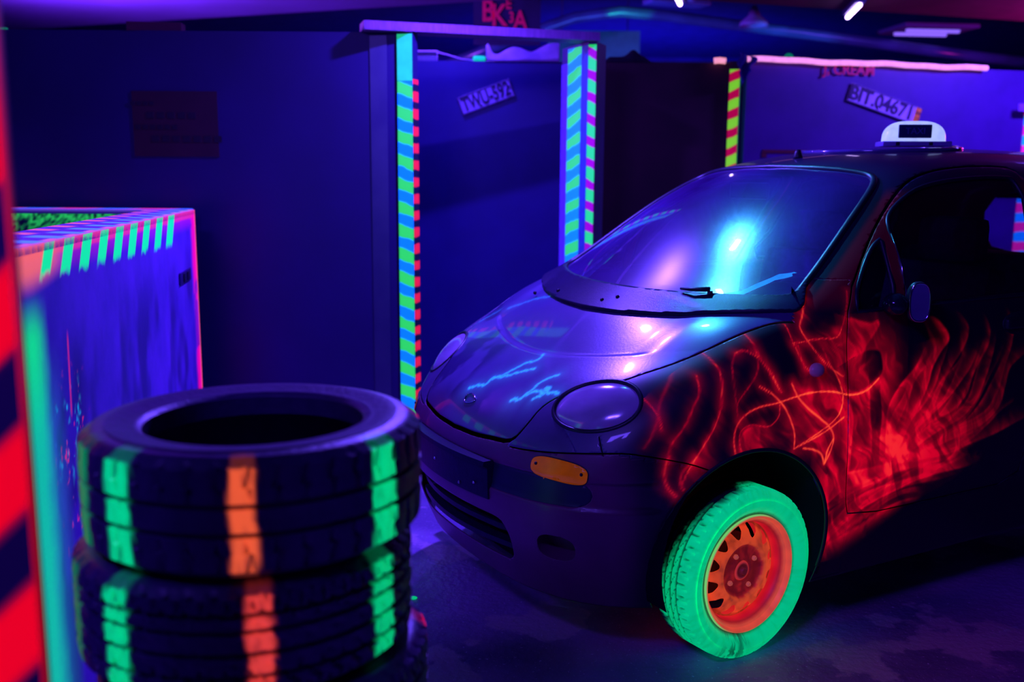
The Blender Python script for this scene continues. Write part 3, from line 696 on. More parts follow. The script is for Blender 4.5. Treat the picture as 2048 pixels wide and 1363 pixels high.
for i in range(5):
    if i == 4: bm = tyre_mesh(R=.292, rb=.190, hw=.1, grooves=(.022, -.022), sipe=7, phase=2)
    elif i == 3: bm = tyre_mesh(R=.292, rb=.190, hw=.1, grooves=(-.048, -.012, .024, .050), sipe=6, phase=i, block=True)
    else: bm = tyre_mesh(R=.292, rb=.190, hw=.1, grooves=(-.036, 0, .036), sipe=6, phase=i)
    o = bobj('tyre', bm, M_tyre, smooth=True, auto=38); tyre_paint(o.data, BANDS[i], .097)
    o.location = (TX[i][0], TX[i][1], TZ[i]); o.rotation_euler = (0, 0, 0)
    tag(o, LAB[i], 'tyre', 'tyres in the foreground stack')
# ------------------------------------------------------------------ the car
CAR = empty('small_car', (.363, 3.385, 0), 3.6492, 'small dark hatchback with airbrushed red flames, green front tyre and orange wheel', 'car')
# longitudinal stations; rows k=0..9 from sill bottom to centreline
ST = [
 [(.41,.575,.19),(.44,.635,.36),(.425,.66,.56),(.375,.665,.71),(.27,.645,.825),(.345,.56,.84),(.42,.44,.82),(.49,.30,.785),(.53,.15,.757),(.545,0,.748)],
 [(.22,.68,.19),(.22,.722,.36),(.22,.735,.56),(.20,.722,.75),(.13,.685,.885),(.17,.61,.895),(.22,.50,.893),(.29,.34,.876),(.34,.17,.858),(.36,0,.852)],
 [(0,.71,.19),(0,.735,.36),(0,.752,.56),(0,.742,.79),(-.03,.712,.965),(0,.66,.99),(.05,.56,1.0),(.11,.38,.995),(.145,.19,.988),(.155,0,.985)],
 [(-.2,.715,.19),(-.2,.738,.36),(-.2,.755,.56),(-.2,.752,.80),(-.21,.728,.985),(-.21,.70,1.025),(-.18,.650,1.052),(-.07,.44,1.048),(.0,.22,1.042),(.02,0,1.04)],
 [(-.42,.715,.19),(-.42,.738,.36),(-.42,.757,.56),(-.42,.757,.80),(-.42,.735,1.02),(-.40,.700,1.12),(-.385,.61,1.195),(-.28,.42,1.20),(-.21,.21,1.20),(-.19,0,1.20)],
 [(-.62,.715,.19),(-.62,.738,.36),(-.62,.757,.56),(-.62,.757,.80),(-.62,.738,1.03),(-.61,.682,1.205),(-.60,.57,1.345),(-.50,.39,1.355),(-.44,.20,1.358),(-.42,0,1.36)],
 [(-.86,.715,.19),(-.86,.738,.36),(-.86,.757,.56),(-.86,.757,.80),(-.86,.74,1.035),(-.86,.668,1.25),(-.85,.545,1.445),(-.77,.37,1.478),(-.72,.19,1.490),(-.71,0,1.494)],
 [(-1.15,.715,.19),(-1.15,.738,.36),(-1.15,.757,.56),(-1.15,.757,.80),(-1.15,.74,1.04),(-1.15,.662,1.27),(-1.15,.55,1.475),(-1.12,.38,1.520),(-1.10,.19,1.536),(-1.1,0,1.54)],
 [(-1.6,.715,.19),(-1.6,.738,.36),(-1.6,.757,.56),(-1.6,.757,.80),(-1.6,.74,1.045),(-1.6,.66,1.27),(-1.6,.55,1.48),(-1.6,.38,1.528),(-1.6,.19,1.545),(-1.6,0,1.55)],
 [(-2.1,.715,.19),(-2.1,.738,.36),(-2.1,.757,.56),(-2.1,.755,.80),(-2.1,.735,1.05),(-2.1,.65,1.27),(-2.1,.54,1.47),(-2.1,.38,1.515),(-2.1,.19,1.53),(-2.1,0,1.535)],
 [(-2.5,.70,.22),(-2.5,.725,.36),(-2.5,.74,.56),(-2.5,.74,.80),(-2.5,.715,1.05),(-2.48,.63,1.26),(-2.45,.52,1.43),(-2.47,.36,1.47),(-2.48,.18,1.485),(-2.48,0,1.49)],
 [(-2.78,.62,.26),(-2.80,.65,.36),(-2.80,.66,.56),(-2.76,.66,.80),(-2.72,.64,1.02),(-2.66,.57,1.22),(-2.58,.47,1.36),(-2.62,.32,1.39),(-2.64,.16,1.40),(-2.64,0,1.40)],
]
NI = len(ST)
# front cap rows k=0..3 (k=4 is the top edge = station 0 rows 4..9), columns c=5..9
CAP = [
 [(.49,.47,.19),(.535,.36,.19),(.56,.24,.19),(.57,.12,.19),(.572,0,.19)],
 [(.55,.52,.36),(.605,.39,.36),(.635,.26,.36),(.65,.13,.36),(.655,0,.36)],
 [(.545,.545,.56),(.605,.41,.56),(.645,.27,.56),(.662,.135,.56),(.668,0,.56)],
 [(.485,.55,.69),(.555,.42,.675),(.595,.28,.66),(.615,.14,.65),(.622,0,.648)],
]
def build_cage():
    bm = bmesh.new(); V = {}
    def vert(p, key):
        if key not in V: V[key] = bm.verts.new(p)
        return V[key]
    for s in (1, -1):
        def P(i, k):
            x, y, z = ST[i][k]
            return vert((x, y * s, z), ('s', i, k, s if k < 9 else 0))
        def C(k, c):
            if c == 4: return P(0, k)
            if k == 4: return P(0, c)
            x, y, z = CAP[k][c - 5]
            return vert((x, y * s, z), ('c', k, c, s if c < 9 else 0))
        def quad(*q): bm.faces.new(q if s == 1 else tuple(reversed(q)))
        for i in range(NI - 1):
            for k in range(9): quad(P(i, k), P(i, k + 1), P(i + 1, k + 1), P(i + 1, k))
        for k in range(4):
            for c in range(4, 9): quad(C(k, c), C(k, c + 1), C(k + 1, c + 1), C(k + 1, c))
        # rear cap: rows 0..6 by columns 6..9
        def Rr(k, c):
            if c == 6: return P(NI - 1, k)
            if k == 6: return P(NI - 1, c)
            x, y, z = ST[NI - 1][k]; f = (9 - c) / 3.0
            return vert((x - .05 * (1 - f * f) - .02, y * f * s, z), ('r', k, c, s if c < 9 else 0))
        for k in range(6):
            for c in range(6, 9): quad(Rr(k, c), Rr(k + 1, c), Rr(k + 1, c + 1), Rr(k, c + 1))
    bmesh.ops.recalc_face_normals(bm, faces=bm.faces)
    me = bpy.data.meshes.new('cage'); bm.to_mesh(me); bm.free()
    o = bpy.data.objects.new('cage', me); COL.objects.link(o)
    md = o.modifiers.new('s', 'SUBSURF'); md.levels = 4; md.render_levels = 4
    dg = bpy.context.evaluated_depsgraph_get()
    ev = bpy.data.meshes.new_from_object(o.evaluated_get(dg))
    bpy.data.objects.remove(o)
    return ev
body = build_cage()
bm = bmesh.new(); bm.from_mesh(body); bmesh.ops.recalc_face_normals(bm, faces=bm.faces)
# pressed-in creases and recesses of the sheet metal
def arc_x(y): return .355 - .62 * y * y
for v in bm.verts:
    x, y, z = v.co; ay = abs(y)
    if z > .62 and x > .0 and ay < .60:     # bonnet crease: the field behind the arc is pressed down a little
        d = arc_x(y) - x
        e = sstep(.50, .40, ay) * 1.0
        v.co.z -= float(.009 * sstep(-.004, .02, d) * sstep(.36, .10, d) * e)
    if x > .2 and .495 < z < .585:
        v.co -= v.normal * float(.010 * sstep(.495, .51, z) * sstep(.585, .572, z) * sstep(.30, .36, x))
    # swelling around the headlamps
BV = BVHTree.FromBMesh(bm)

def near_surface(p):
    return BV.find_nearest(Vector(p))

class Frame:
    """a projection frame: U, V in the plane, N towards the viewer of the feature"""
    def __init__(s, o, U, V):
        s.o = Vector(o); s.U = Vector(U).normalized(); s.N = s.U.cross(Vector(V)).normalized(); s.V = s.N.cross(s.U)
    def p(s, co):
        d = co - s.o; return (d.dot(s.U), d.dot(s.V))
    def w(s, u, v, n=0): return s.o + s.U * u + s.V * v + s.N * n
LEFT = Frame((0, 0, 0), (-1, 0, 0), (0, 0, 1))      # looks along -y: U = -x, V = z, N = +y
RIGHT = Frame((0, 0, 0), (1, 0, 0), (0, 0, 1))
TOP = Frame((0, 0, 0), (1, 0, 0), (0, 1, 0))
FRONT = Frame((0, 0, 0), (0, 1, 0), (0, 0, 1))

def smooth_path(P, closed, n=4):
    """Catmull-Rom through the points"""
    P = [np.array(p, float) for p in P]; N = len(P); out = []
    for i in range(N if closed else N - 1):
        a = P[(i - 1) % N] if (closed or i > 0) else P[i]; b = P[i]; c = P[(i + 1) % N]; d = P[(i + 2) % N] if (closed or i < N - 2) else c
        for k in range(n):
            t = k / n; out.append(tuple(.5 * ((2 * b) + (-a + c) * t + (2 * a - 5 * b + 4 * c - d) * t * t + (-a + 3 * b - 3 * c + d) * t ** 3)))
    if not closed: out.append(tuple(P[-1]))
    return out
def inside(pt, poly):
    x, y = pt; c = False; j = len(poly) - 1
    for i in range(len(poly)):
        xi, yi = poly[i]; xj, yj = poly[j]
        if (yi > y) != (yj > y) and x < (xj - xi) * (y - yi) / (yj - yi) + xi: c = not c
        j = i
    return c
def seg_dist(pt, path, closed):
    best = 9; n = len(path); x, y = pt
    for i in range(n if closed else n - 1):
        ax, ay = path[i]; bx, by = path[(i + 1) % n]; dx, dy = bx - ax, by - ay; L = dx * dx + dy * dy
        t = 0 if L == 0 else max(0, min(1, ((x - ax) * dx + (y - ay) * dy) / L))
        d = math.hypot(x - ax - t * dx, y - ay - t * dy)
        if d < best: best = d
    return best
def cut(bm, F, path, closed=True, gap=.004, filt=None, delete=True):
    """cut the sheet along a path seen in frame F; the strip of width gap along it is removed as a shut line"""
    us = [p[0] for p in path]; vs = [p[1] for p in path]; m = .03
    u0, u1, v0, v1 = min(us) - m, max(us) + m, min(vs) - m, max(vs) + m
    cand = []
    for f in bm.faces:
        c = f.calc_center_median()
        if filt and not filt(c): continue
        if f.normal.dot(F.N) < -.15: continue
        u, v = F.p(c)
        if u0 < u < u1 and v0 < v < v1: cand.append(f)
    cand = set(cand); n = len(path); h = gap / 2
    for i in range(n if closed else n - 1):
        a = Vector(path[i]); b = Vector(path[(i + 1) % n]); d = b - a
        if d.length < 1e-6: continue
        d.normalize(); nn = Vector((-d.y, d.x))
        N3 = F.U * nn.x + F.V * nn.y
        for off in ((-h, h) if gap > 0 else (0,)):
            su0, su1 = min(a.x, b.x) - h - .001, max(a.x, b.x) + h + .001; sv0, sv1 = min(a.y, b.y) - h - .001, max(a.y, b.y) + h + .001
            sel = []
            for f in cand:
                if not f.is_valid: continue
                pu = []; pv = []
                for vv in f.verts:
                    q = F.p(vv.co); pu.append(q[0]); pv.append(q[1])
                if min(pu) <= su1 and max(pu) >= su0 and min(pv) <= sv1 and max(pv) >= sv0: sel.append(f)
            if not sel: continue
            geom = list({e for f in sel for e in f.edges}) + list({v for f in sel for v in f.verts}) + sel
            r = bmesh.ops.bisect_plane(bm, geom=geom, dist=1e-6, plane_co=F.w(a.x + nn.x * off, a.y + nn.y * off), plane_no=N3)
            for g in r['geom']:
                if isinstance(g, bmesh.types.BMFace): cand.add(g)
            cand = {f for f in cand if f.is_valid}
    if delete and gap > 0:
        dead = [f for f in cand if f.is_valid and seg_dist(F.p(f.calc_center_median()), path, closed) < h * 1.02]
        bmesh.ops.delete(bm, geom=dead, context='FACES')
PID = bm.faces.layers.int.new('pid')
def assign(F, path, pid, filt=None, only=None):
    us = [p[0] for p in path]; vs = [p[1] for p in path]; b = (min(us), max(us), min(vs), max(vs))
    for f in bm.faces:
        if only is not None and f[PID] not in only: continue
        c = f.calc_center_median()
        if filt and not filt(c): continue
        if f.normal.dot(F.N) < -.15: continue
        u, v = F.p(c)
        if b[0] < u < b[1] and b[2] < v < b[3] and inside((u, v), path): f[PID] = pid
BODY, HOOD, COWL, WSCREEN, BUMPER, STRIP, DOORL, DOORR, WINL, QWINL, WINR, QWINR, LAMPL, LAMPR, SIGL, SIGR, REARW, GRILL, FOGL, FOGR, RWINL, RWINR, ROOFH, WTRIM = range(24)

sideL = lambda c: c.y > .3
sideR = lambda c: c.y < -.3
door = smooth_path([(-.335,1.03),(-.318,.93),(-.322,.80),(-.332,.64),(-.345,.47),(-.365,.40)], False, 3) + smooth_path([(-.50,.385),(-1.10,.385)], False, 1) + smooth_path([(-1.20,.42),(-1.225,.60),(-1.23,.85),(-1.225,1.03),(-1.29,1.22),(-1.345,1.36),(-1.335,1.452),(-1.23,1.468),(-1.05,1.462),(-.90,1.442),(-.78,1.405),(-.66,1.34),(-.55,1.262),(-.45,1.175),(-.375,1.10)], False, 3)
quart = smooth_path([(-.372,1.03),(-.385,1.085),(-.44,1.15),(-.50,1.205),(-.548,1.235)], False, 3) + [(-.553,1.228),(-.535,1.10),(-.53,1.03)]
wind = [(-.575,1.035),(-.588,1.15)] + smooth_path([(-.60,1.262),(-.625,1.300),(-.69,1.342),(-.80,1.388),(-.93,1.414),(-1.10,1.428),(-1.24,1.43),(-1.285,1.42),(-1.293,1.36)], False, 3) + [(-1.25,1.22),(-1.19,1.07)] + smooth_path([(-1.175,1.045),(-1.165,1.04)], False, 1)
rwin = smooth_path([(-1.31,1.05),(-1.35,1.18),(-1.42,1.37),(-1.47,1.425),(-1.9,1.42),(-2.1,1.38),(-2.18,1.22),(-2.15,1.07),(-2.05,1.05)], True, 2)
for s, F, fl, D_, W_, Q_, RW_ in ((1, LEFT, sideL, DOORL, WINL, QWINL, RWINL), (-1, RIGHT, sideR, DOORR, WINR, QWINR, RWINR)):
    k = -1 if s == 1 else 1
    T = lambda P: [(k * x, z) for x, z in P]
    d_, w_, q_, r_ = T(door), T(wind), T(quart), T(rwin)
    cut(bm, F, d_, True, .006, fl); cut(bm, F, w_, True, 0, fl); cut(bm, F, q_, True, 0, fl); cut(bm, F, r_, True, 0, fl)
    assign(F, d_, D_, fl); assign(F, w_, W_, fl); assign(F, q_, Q_, fl); assign(F, r_, RW_, fl)
    # wheel arches: round openings
    for cx in (.025, -2.34):
        arch = [(k * (cx + .305 * cos(t)), .335 + .318 * sin(t)) for t in np.linspace(0, 2 * pi, 49)[:-1]]
        cut(bm, F, arch, True, 0, fl)
        dead = [f for f in bm.faces if fl(f.calc_center_median()) and abs(f.normal.dot(F.N)) > .1 and inside(F.p(f.calc_center_median()), arch)]
        bmesh.ops.delete(bm, geom=dead, context='FACES')
# windscreen
wf = Frame((-.01, 0, 1.06), (0, 1, 0), (-.62, 0, .40))
def wv(p): return wf.p(Vector(p))
wb = [(.015,0,1.048),(.005,.16,1.048),(-.03,.32,1.050),(-.085,.46,1.054),(-.14,.56,1.060),(-.195,.622,1.075),(-.26,.612,1.13),(-.40,.575,1.225),(-.56,.525,1.335),(-.68,.475,1.405),(-.73,.43,1.428),(-.73,.36,1.438),(-.70,.2,1.446),(-.69,0,1.449)]
half = [wv(p) for p in wb]
wpath = [half[0]] + smooth_path(half[1:-1], False, 3) + [half[-1]] + [(-a, b) for a, b in reversed(smooth_path(half[1:-1], False, 3))]
wfil = lambda c: c.z > 1.0 and c.x > -.95
cut(bm, wf, wpath, True, 0, wfil); assign(wf, wpath, WSCREEN, wfil)
# cowl panel in front of the windscreen
cb = [(.140,0),(.125,.16),(.085,.32),(.02,.47),(-.06,.585),(-.125,.645),(-.17,.672),(-.205,.668)]
ci = [(-.255,.625),(-.22,.60),(-.10,.40),(-.04,.2),(-.03,0)]
co_ = [(x, y) for x, y in smooth_path(cb, False, 3)]
cpoly = co_ + [(x, y) for x, y in ci] + [(x, -y) for x, y in reversed(ci[:-1])] + [(x, -y) for x, y in reversed(co_[1:])]
cfil = lambda c: c.z > .9 and c.x > -.3
cut(bm, TOP, cpoly, True, 0, cfil); assign(TOP, cpoly, COWL, cfil, only={BODY})
# bonnet
hb = [(.628,0),(.622,.12),(.608,.22),(.588,.305),(.550,.332),(.50,.342),(.45,.375),(.40,.435),(.34,.50),(.27,.54),(.20,.575),(.10,.615),(0,.645),(-.08,.665),(-.14,.69)]
hin = [(-.20,.64),(-.1,.55),(.0,.46),(.08,.3),(.12,0)]
ho = smooth_path(hb, False, 3)
hpoly = ho + hin + [(x, -y) for x, y in reversed(hin[:-1])] + [(x, -y) for x, y in reversed(ho[1:])]
hfil = lambda c: c.z > .60 and c.x > -.25
hline = ho[::-1] + [(x, -y) for x, y in ho[1:]]
cut(bm, TOP, hline, False, .007, hfil); 
assign(TOP, hpoly, HOOD, hfil, only={BODY})
# headlamps, turn signals on both front corners
def local_frame(p, roll=0):
    q, n, _, _ = near_surface(p)
    U = Vector((0, 0, 1)).cross(n).normalized(); V = n.cross(U)
    c, s = cos(roll), sin(roll)
    return Frame(q, U * c + V * s, V * c - U * s)
def ell(a, b, n=40, pw=2.0): return [(a * math.copysign(abs(cos(t)) ** (2 / pw), cos(t)), b * math.copysign(abs(sin(t)) ** (2 / pw), sin(t))) for t in np.linspace(0, 2 * pi, n + 1)[:-1]]
LF, SF = {}, {}
for s, lid, sid, fg in ((1, LAMPL, SIGL, FOGL), (-1, LAMPR, SIGR, FOGR)):
    F = local_frame((.405, .490 * s, .770), s * .24); LF[s] = F
    nf = lambda c, F=F: (c - F.o).length < .25
    cut(bm, F, ell(.134, .088), True, 0, nf); assign(F, ell(.134, .088), lid, nf)
    F = local_frame((.555, .505 * s, .606), -s * .06); SF[s] = F
    nf = lambda c, F=F: (c - F.o).length < .2
    sg = ell(.092, .030, 40, 3.0)
    cut(bm, F, sg, True, 0, nf); assign(F, sg, sid, nf)
F = Frame((0, 0, 0), (-.70, .71, 0), (0, 0, 1))
cut(bm, F, [F.p(Vector((.47, .585, .705))), F.p(Vector((.475, .615, .655)))], False, .003, lambda c: (c - Vector((.47, .60, .68))).length < .06)
# bumper seam: below the bonnet edge and the lamps
bfr = lambda c: c.x > .15 and c.z < .72
for s in (1, -1):
    F = Frame((0, 0, 0), (-.70, .71 * s, 0) if s == 1 else (.70, .71, 0), (0, 0, 1))
    # seam runs from the grille lip round the corner to the wheel arch
    P3 = [(.60, .315 * s, .632), (.56, .42 * s, .640), (.49, .60 * s, .660), (.44, .70 * s, .665), (.30, .745 * s, .640), (.20, .75 * s, .610)]
    pth = [F.p(Vector(p)) for p in P3]
    ff = lambda c, s=s: bfr(c) and c.y * s > -.02
    cut(bm, F, smooth_path(pth, False, 3), False, .004, ff)
def seam_z(x, y):
    return None
for f in bm.faces:
    c = f.calc_center_median()
    if f[PID] in (BODY,) and c.x > .15 and c.z < .72:
        ay = abs(c.y)
        t = np.interp(ay, [0, .305, .306, .42, .60, .70], [.75, .75, .632, .640, .660, .665]) if c.x > .44 else np.interp(c.x, [.20, .30, .44], [.610, .640, .665])
        if c.z < t - .0005: f[PID] = BUMPER
# rub strip, grille, fog recesses
for s in (1, -1):
    F = Frame((0, 0, 0), (-.55 * s, .835, 0), (0, 0, 1))
    U_ = lambda x, y, F=F: F.p(Vector((x, y, 0)))[0]
    e = U_(.505, .60 * s); c0 = U_(.668, 0); c0b = U_(.668, -.3 * s)
    P = [(c0b, .575), (c0, .575), (U_(.60, .40 * s), .577)] + [(e - s * .055 + s * .055 * sin(t), .539 + .036 * cos(t)) for t in np.linspace(0, pi, 9)] + [(U_(.60, .40 * s), .499), (c0, .503), (c0b, .503)]
    ff = lambda c, s=s: c.x > .3 and c.z < .60 and c.y * s > -.004
    if s == 1:
        cut(bm, Frame((0, 0, 0), (0, 1, 0), (0, 0, 1)), [(0, .40), (0, .62)], False, 0, lambda c: c.x > .5)
    cut(bm, F, P, True, 0, ff)
    for f in bm.faces:
        c = f.calc_center_median()
        if f[PID] == BUMPER and c.x > .3 and c.y * s > 0 and inside(F.p(c), P): f[PID] = STRIP
gfil = lambda c: c.x > .4 and c.z < .5
gr = smooth_path([(-.33,.30),(-.335,.36),(-.31,.405),(-.27,.415)], False, 3) + smooth_path([(.27,.415),(.31,.405),(.335,.36),(.33,.30),(.30,.275)], False, 3) + [(-.30,.275)]
cut(bm, FRONT, gr, True, 0, gfil)
dead = [f for f in bm.faces if gfil(f.calc_center_median()) and f.normal.x > 0 and inside(FRONT.p(f.calc_center_median()), gr)]
bmesh.ops.delete(bm, geom=dead, context='FACES')
FG = {}
for s in (1, -1):
    F = local_frame((.56, .505 * s, .365), 0); FG[s] = F
    nf = lambda c, F=F: (c - F.o).length < .15
    fo = [(u, v) for u, v in ell(.062, .040, 32, 2.6)]
    cut(bm, F, fo, True, 0, nf)
    dead = [f for f in bm.faces if nf(f.calc_center_median()) and inside(F.p(f.calc_center_median()), fo)]
    bmesh.ops.delete(bm, geom=dead, context='FACES')
# rear window
rwf = Frame((-2.7, 0, 1.1), (0, -1, 0), (0, 0, 1))
rw = smooth_path([(-.50,1.08),(-.42,1.34),(0,1.36),(.42,1.34),(.50,1.08),(0,1.06)], True, 3)
rw = [(u, v - 1.1) for u, v in rw]
rfil = lambda c: c.x < -2.5
cut(bm, rwf, rw, True, 0, rfil); assign(rwf, rw, REARW, rfil)

FENDER = 30
ffl = lambda c: c.y > .36 and -.45 < c.x < .56 and c.z < 1.2
cut(bm, LEFT, [(-.10, 1.12), (.45, 1.12)], False, 0, ffl); cut(bm, LEFT, [(.37, .15), (.37, .45)], False, 0, ffl)
cut(bm, TOP, [(.50, .38), (.50, .75)], False, 0, ffl); cut(bm, FRONT, [(.40, .5), (.40, .95)], False, 0, lambda c: ffl(c) and c.x > .2)
for f in bm.faces:
    c = f.calc_center_median()
    if f[PID] == BODY and -.37 < c.x < .50 and c.y > .40 and .2 < c.z < 1.12: f[PID] = FENDER
# ---- separate the parts
def extract(pids, name, mats, thick=.003, grow=0.0, parent=CAR, sub=0, attr=None):
    b2 = bm.copy(); lay = b2.faces.layers.int['pid']
    bmesh.ops.delete(b2, geom=[f for f in b2.faces if f[lay] not in pids], context='FACES')
    bmesh.ops.delete(b2, geom=[v for v in b2.verts if not v.link_faces], context='VERTS')
    bmesh.ops.remove_doubles(b2, verts=b2.verts, dist=2e-5)
    for _ in range(sub):
        es = [e for e in b2.edges if e.calc_length() > .006]
        bmesh.ops.subdivide_edges(b2, edges=es, cuts=1, use_grid_fill=True)
    b2.normal_update()
    if grow:
        for v in b2.verts: v.co += v.normal * grow
    co0 = None
    if attr:
        n0 = len(b2.verts)
    me = bpy.data.meshes.new(name); b2.to_mesh(me); b2.free()
    if attr: attr(me)
    o = link(name, me, mats, parent)
    if thick:
        md = o.modifiers.new('thickness', 'SOLIDIFY'); md.thickness = thick; md.offset = -1
    return o
THIN = [
 (5, 0.80, [(0.369, 0.862), (0.343, 0.836), (0.323, 0.803), (0.31, 0.764), (0.311, 0.731)]),
 (4, 0.30, [(0.371, 0.902), (0.342, 0.889), (0.318, 0.868)]),
 (5, 0.90, [(0.137, 0.964), (0.125, 0.917), (0.121, 0.873), (0.13, 0.825), (0.143, 0.777), (0.166, 0.73), (0.199, 0.684), (0.225, 0.649), (0.251, 0.608), (0.263, 0.582)]),
 (6, 0.30, [(0.137, 0.964), (0.166, 0.931), (0.201, 0.897), (0.236, 0.863), (0.271, 0.829), (0.298, 0.795), (0.317, 0.753), (0.342, 0.708), (0.36, 0.683)]),
 (5, 0.75, [(0.181, 0.868), (0.192, 0.826), (0.217, 0.791), (0.239, 0.755), (0.262, 0.725), (0.288, 0.696), (0.3, 0.664), (0.312, 0.622), (0.311, 0.589), (0.289, 0.552)]),
 (9, 0.80, [(0.3, 0.659), (0.313, 0.617), (0.307, 0.577), (0.282, 0.545)]),
 (7, 0.60, [(0.225, 0.649), (0.261, 0.615), (0.27, 0.583), (0.259, 0.562)]),
 (5, 0.60, [(0.081, 1.044), (0.038, 1.044), (0.016, 1.029), (0.007, 0.996), (0.004, 0.957), (-0.002, 0.918), (-0.024, 0.877), (-0.049, 0.835), (-0.064, 0.814)]),
 (4, 0.50, [(0.004, 0.957), (0.005, 0.902), (0.021, 0.864), (0.054, 0.829), (0.087, 0.793), (0.089, 0.76)]),
 (4, 0.45, [(0.059, 0.928), (0.082, 0.897), (0.09, 0.849), (0.091, 0.794)]),
 (5, 0.80, [(0.059, 0.928), (0.03, 0.934), (-0.006, 0.906), (-0.035, 0.865), (-0.056, 0.823)]),
 (6, 1.00, [(0.098, 0.645), (0.104, 0.689), (0.095, 0.727), (0.067, 0.757), (0.017, 0.777), (-0.049, 0.784), (-0.11, 0.795), (-0.179, 0.803), (-0.259, 0.798), (-0.334, 0.781), (-0.4, 0.789), (-0.45, 0.821)]),
 (6, 1.00, [(0.01, 0.835), (-0.034, 0.809), (-0.073, 0.77), (-0.098, 0.727), (-0.113, 0.685), (-0.113, 0.643)]),
 (5, 0.55, [(-0.057, 0.778), (-0.052, 0.744), (-0.016, 0.719), (0.044, 0.729), (0.08, 0.714), (0.085, 0.681), (0.076, 0.651)]),
 (6, 1.00, [(-0.102, 0.836), (-0.125, 0.794), (-0.167, 0.754), (-0.216, 0.719), (-0.25, 0.692), (-0.269, 0.659), (-0.263, 0.624), (-0.242, 0.585)]),
 (6, 0.90, [(-0.115, 0.643), (-0.157, 0.655), (-0.212, 0.672), (-0.259, 0.691), (-0.306, 0.715)]),
 (7, 1.00, [(-0.15, 0.639), (-0.19, 0.63), (-0.224, 0.611), (-0.238, 0.579), (-0.247, 0.62), (-0.269, 0.653)]),
 (5, 0.90, [(-0.24, 0.889), (-0.272, 0.849), (-0.291, 0.812), (-0.301, 0.775), (-0.292, 0.735), (-0.265, 0.708), (-0.226, 0.688), (-0.172, 0.665), (-0.126, 0.648)]),
 (4, 0.60, [(-0.203, 1.104), (-0.149, 1.074), (-0.127, 1.048), (-0.114, 1.01), (-0.116, 0.965), (-0.123, 0.942), (-0.149, 0.888), (-0.18, 0.857)]),
 (5, 0.80, [(-0.248, 1.114), (-0.218, 1.07), (-0.184, 1.028), (-0.159, 1.001), (-0.155, 0.984), (-0.17, 0.955), (-0.204, 0.912), (-0.244, 0.875), (-0.276, 0.854), (-0.3, 0.84)]),
 (4, 0.80, [(-0.119, 0.95), (-0.17, 0.952)]),
 (4, 0.40, [(-0.135, 0.941), (-0.142, 0.906), (-0.153, 0.871)]),
 (4, 0.50, [(-0.224, 0.928), (-0.244, 0.886)]),
 (5, 0.55, [(-0.351, 1.086), (-0.33, 1.036), (-0.31, 0.997), (-0.281, 0.958), (-0.221, 0.957), (-0.174, 0.955)]),
]
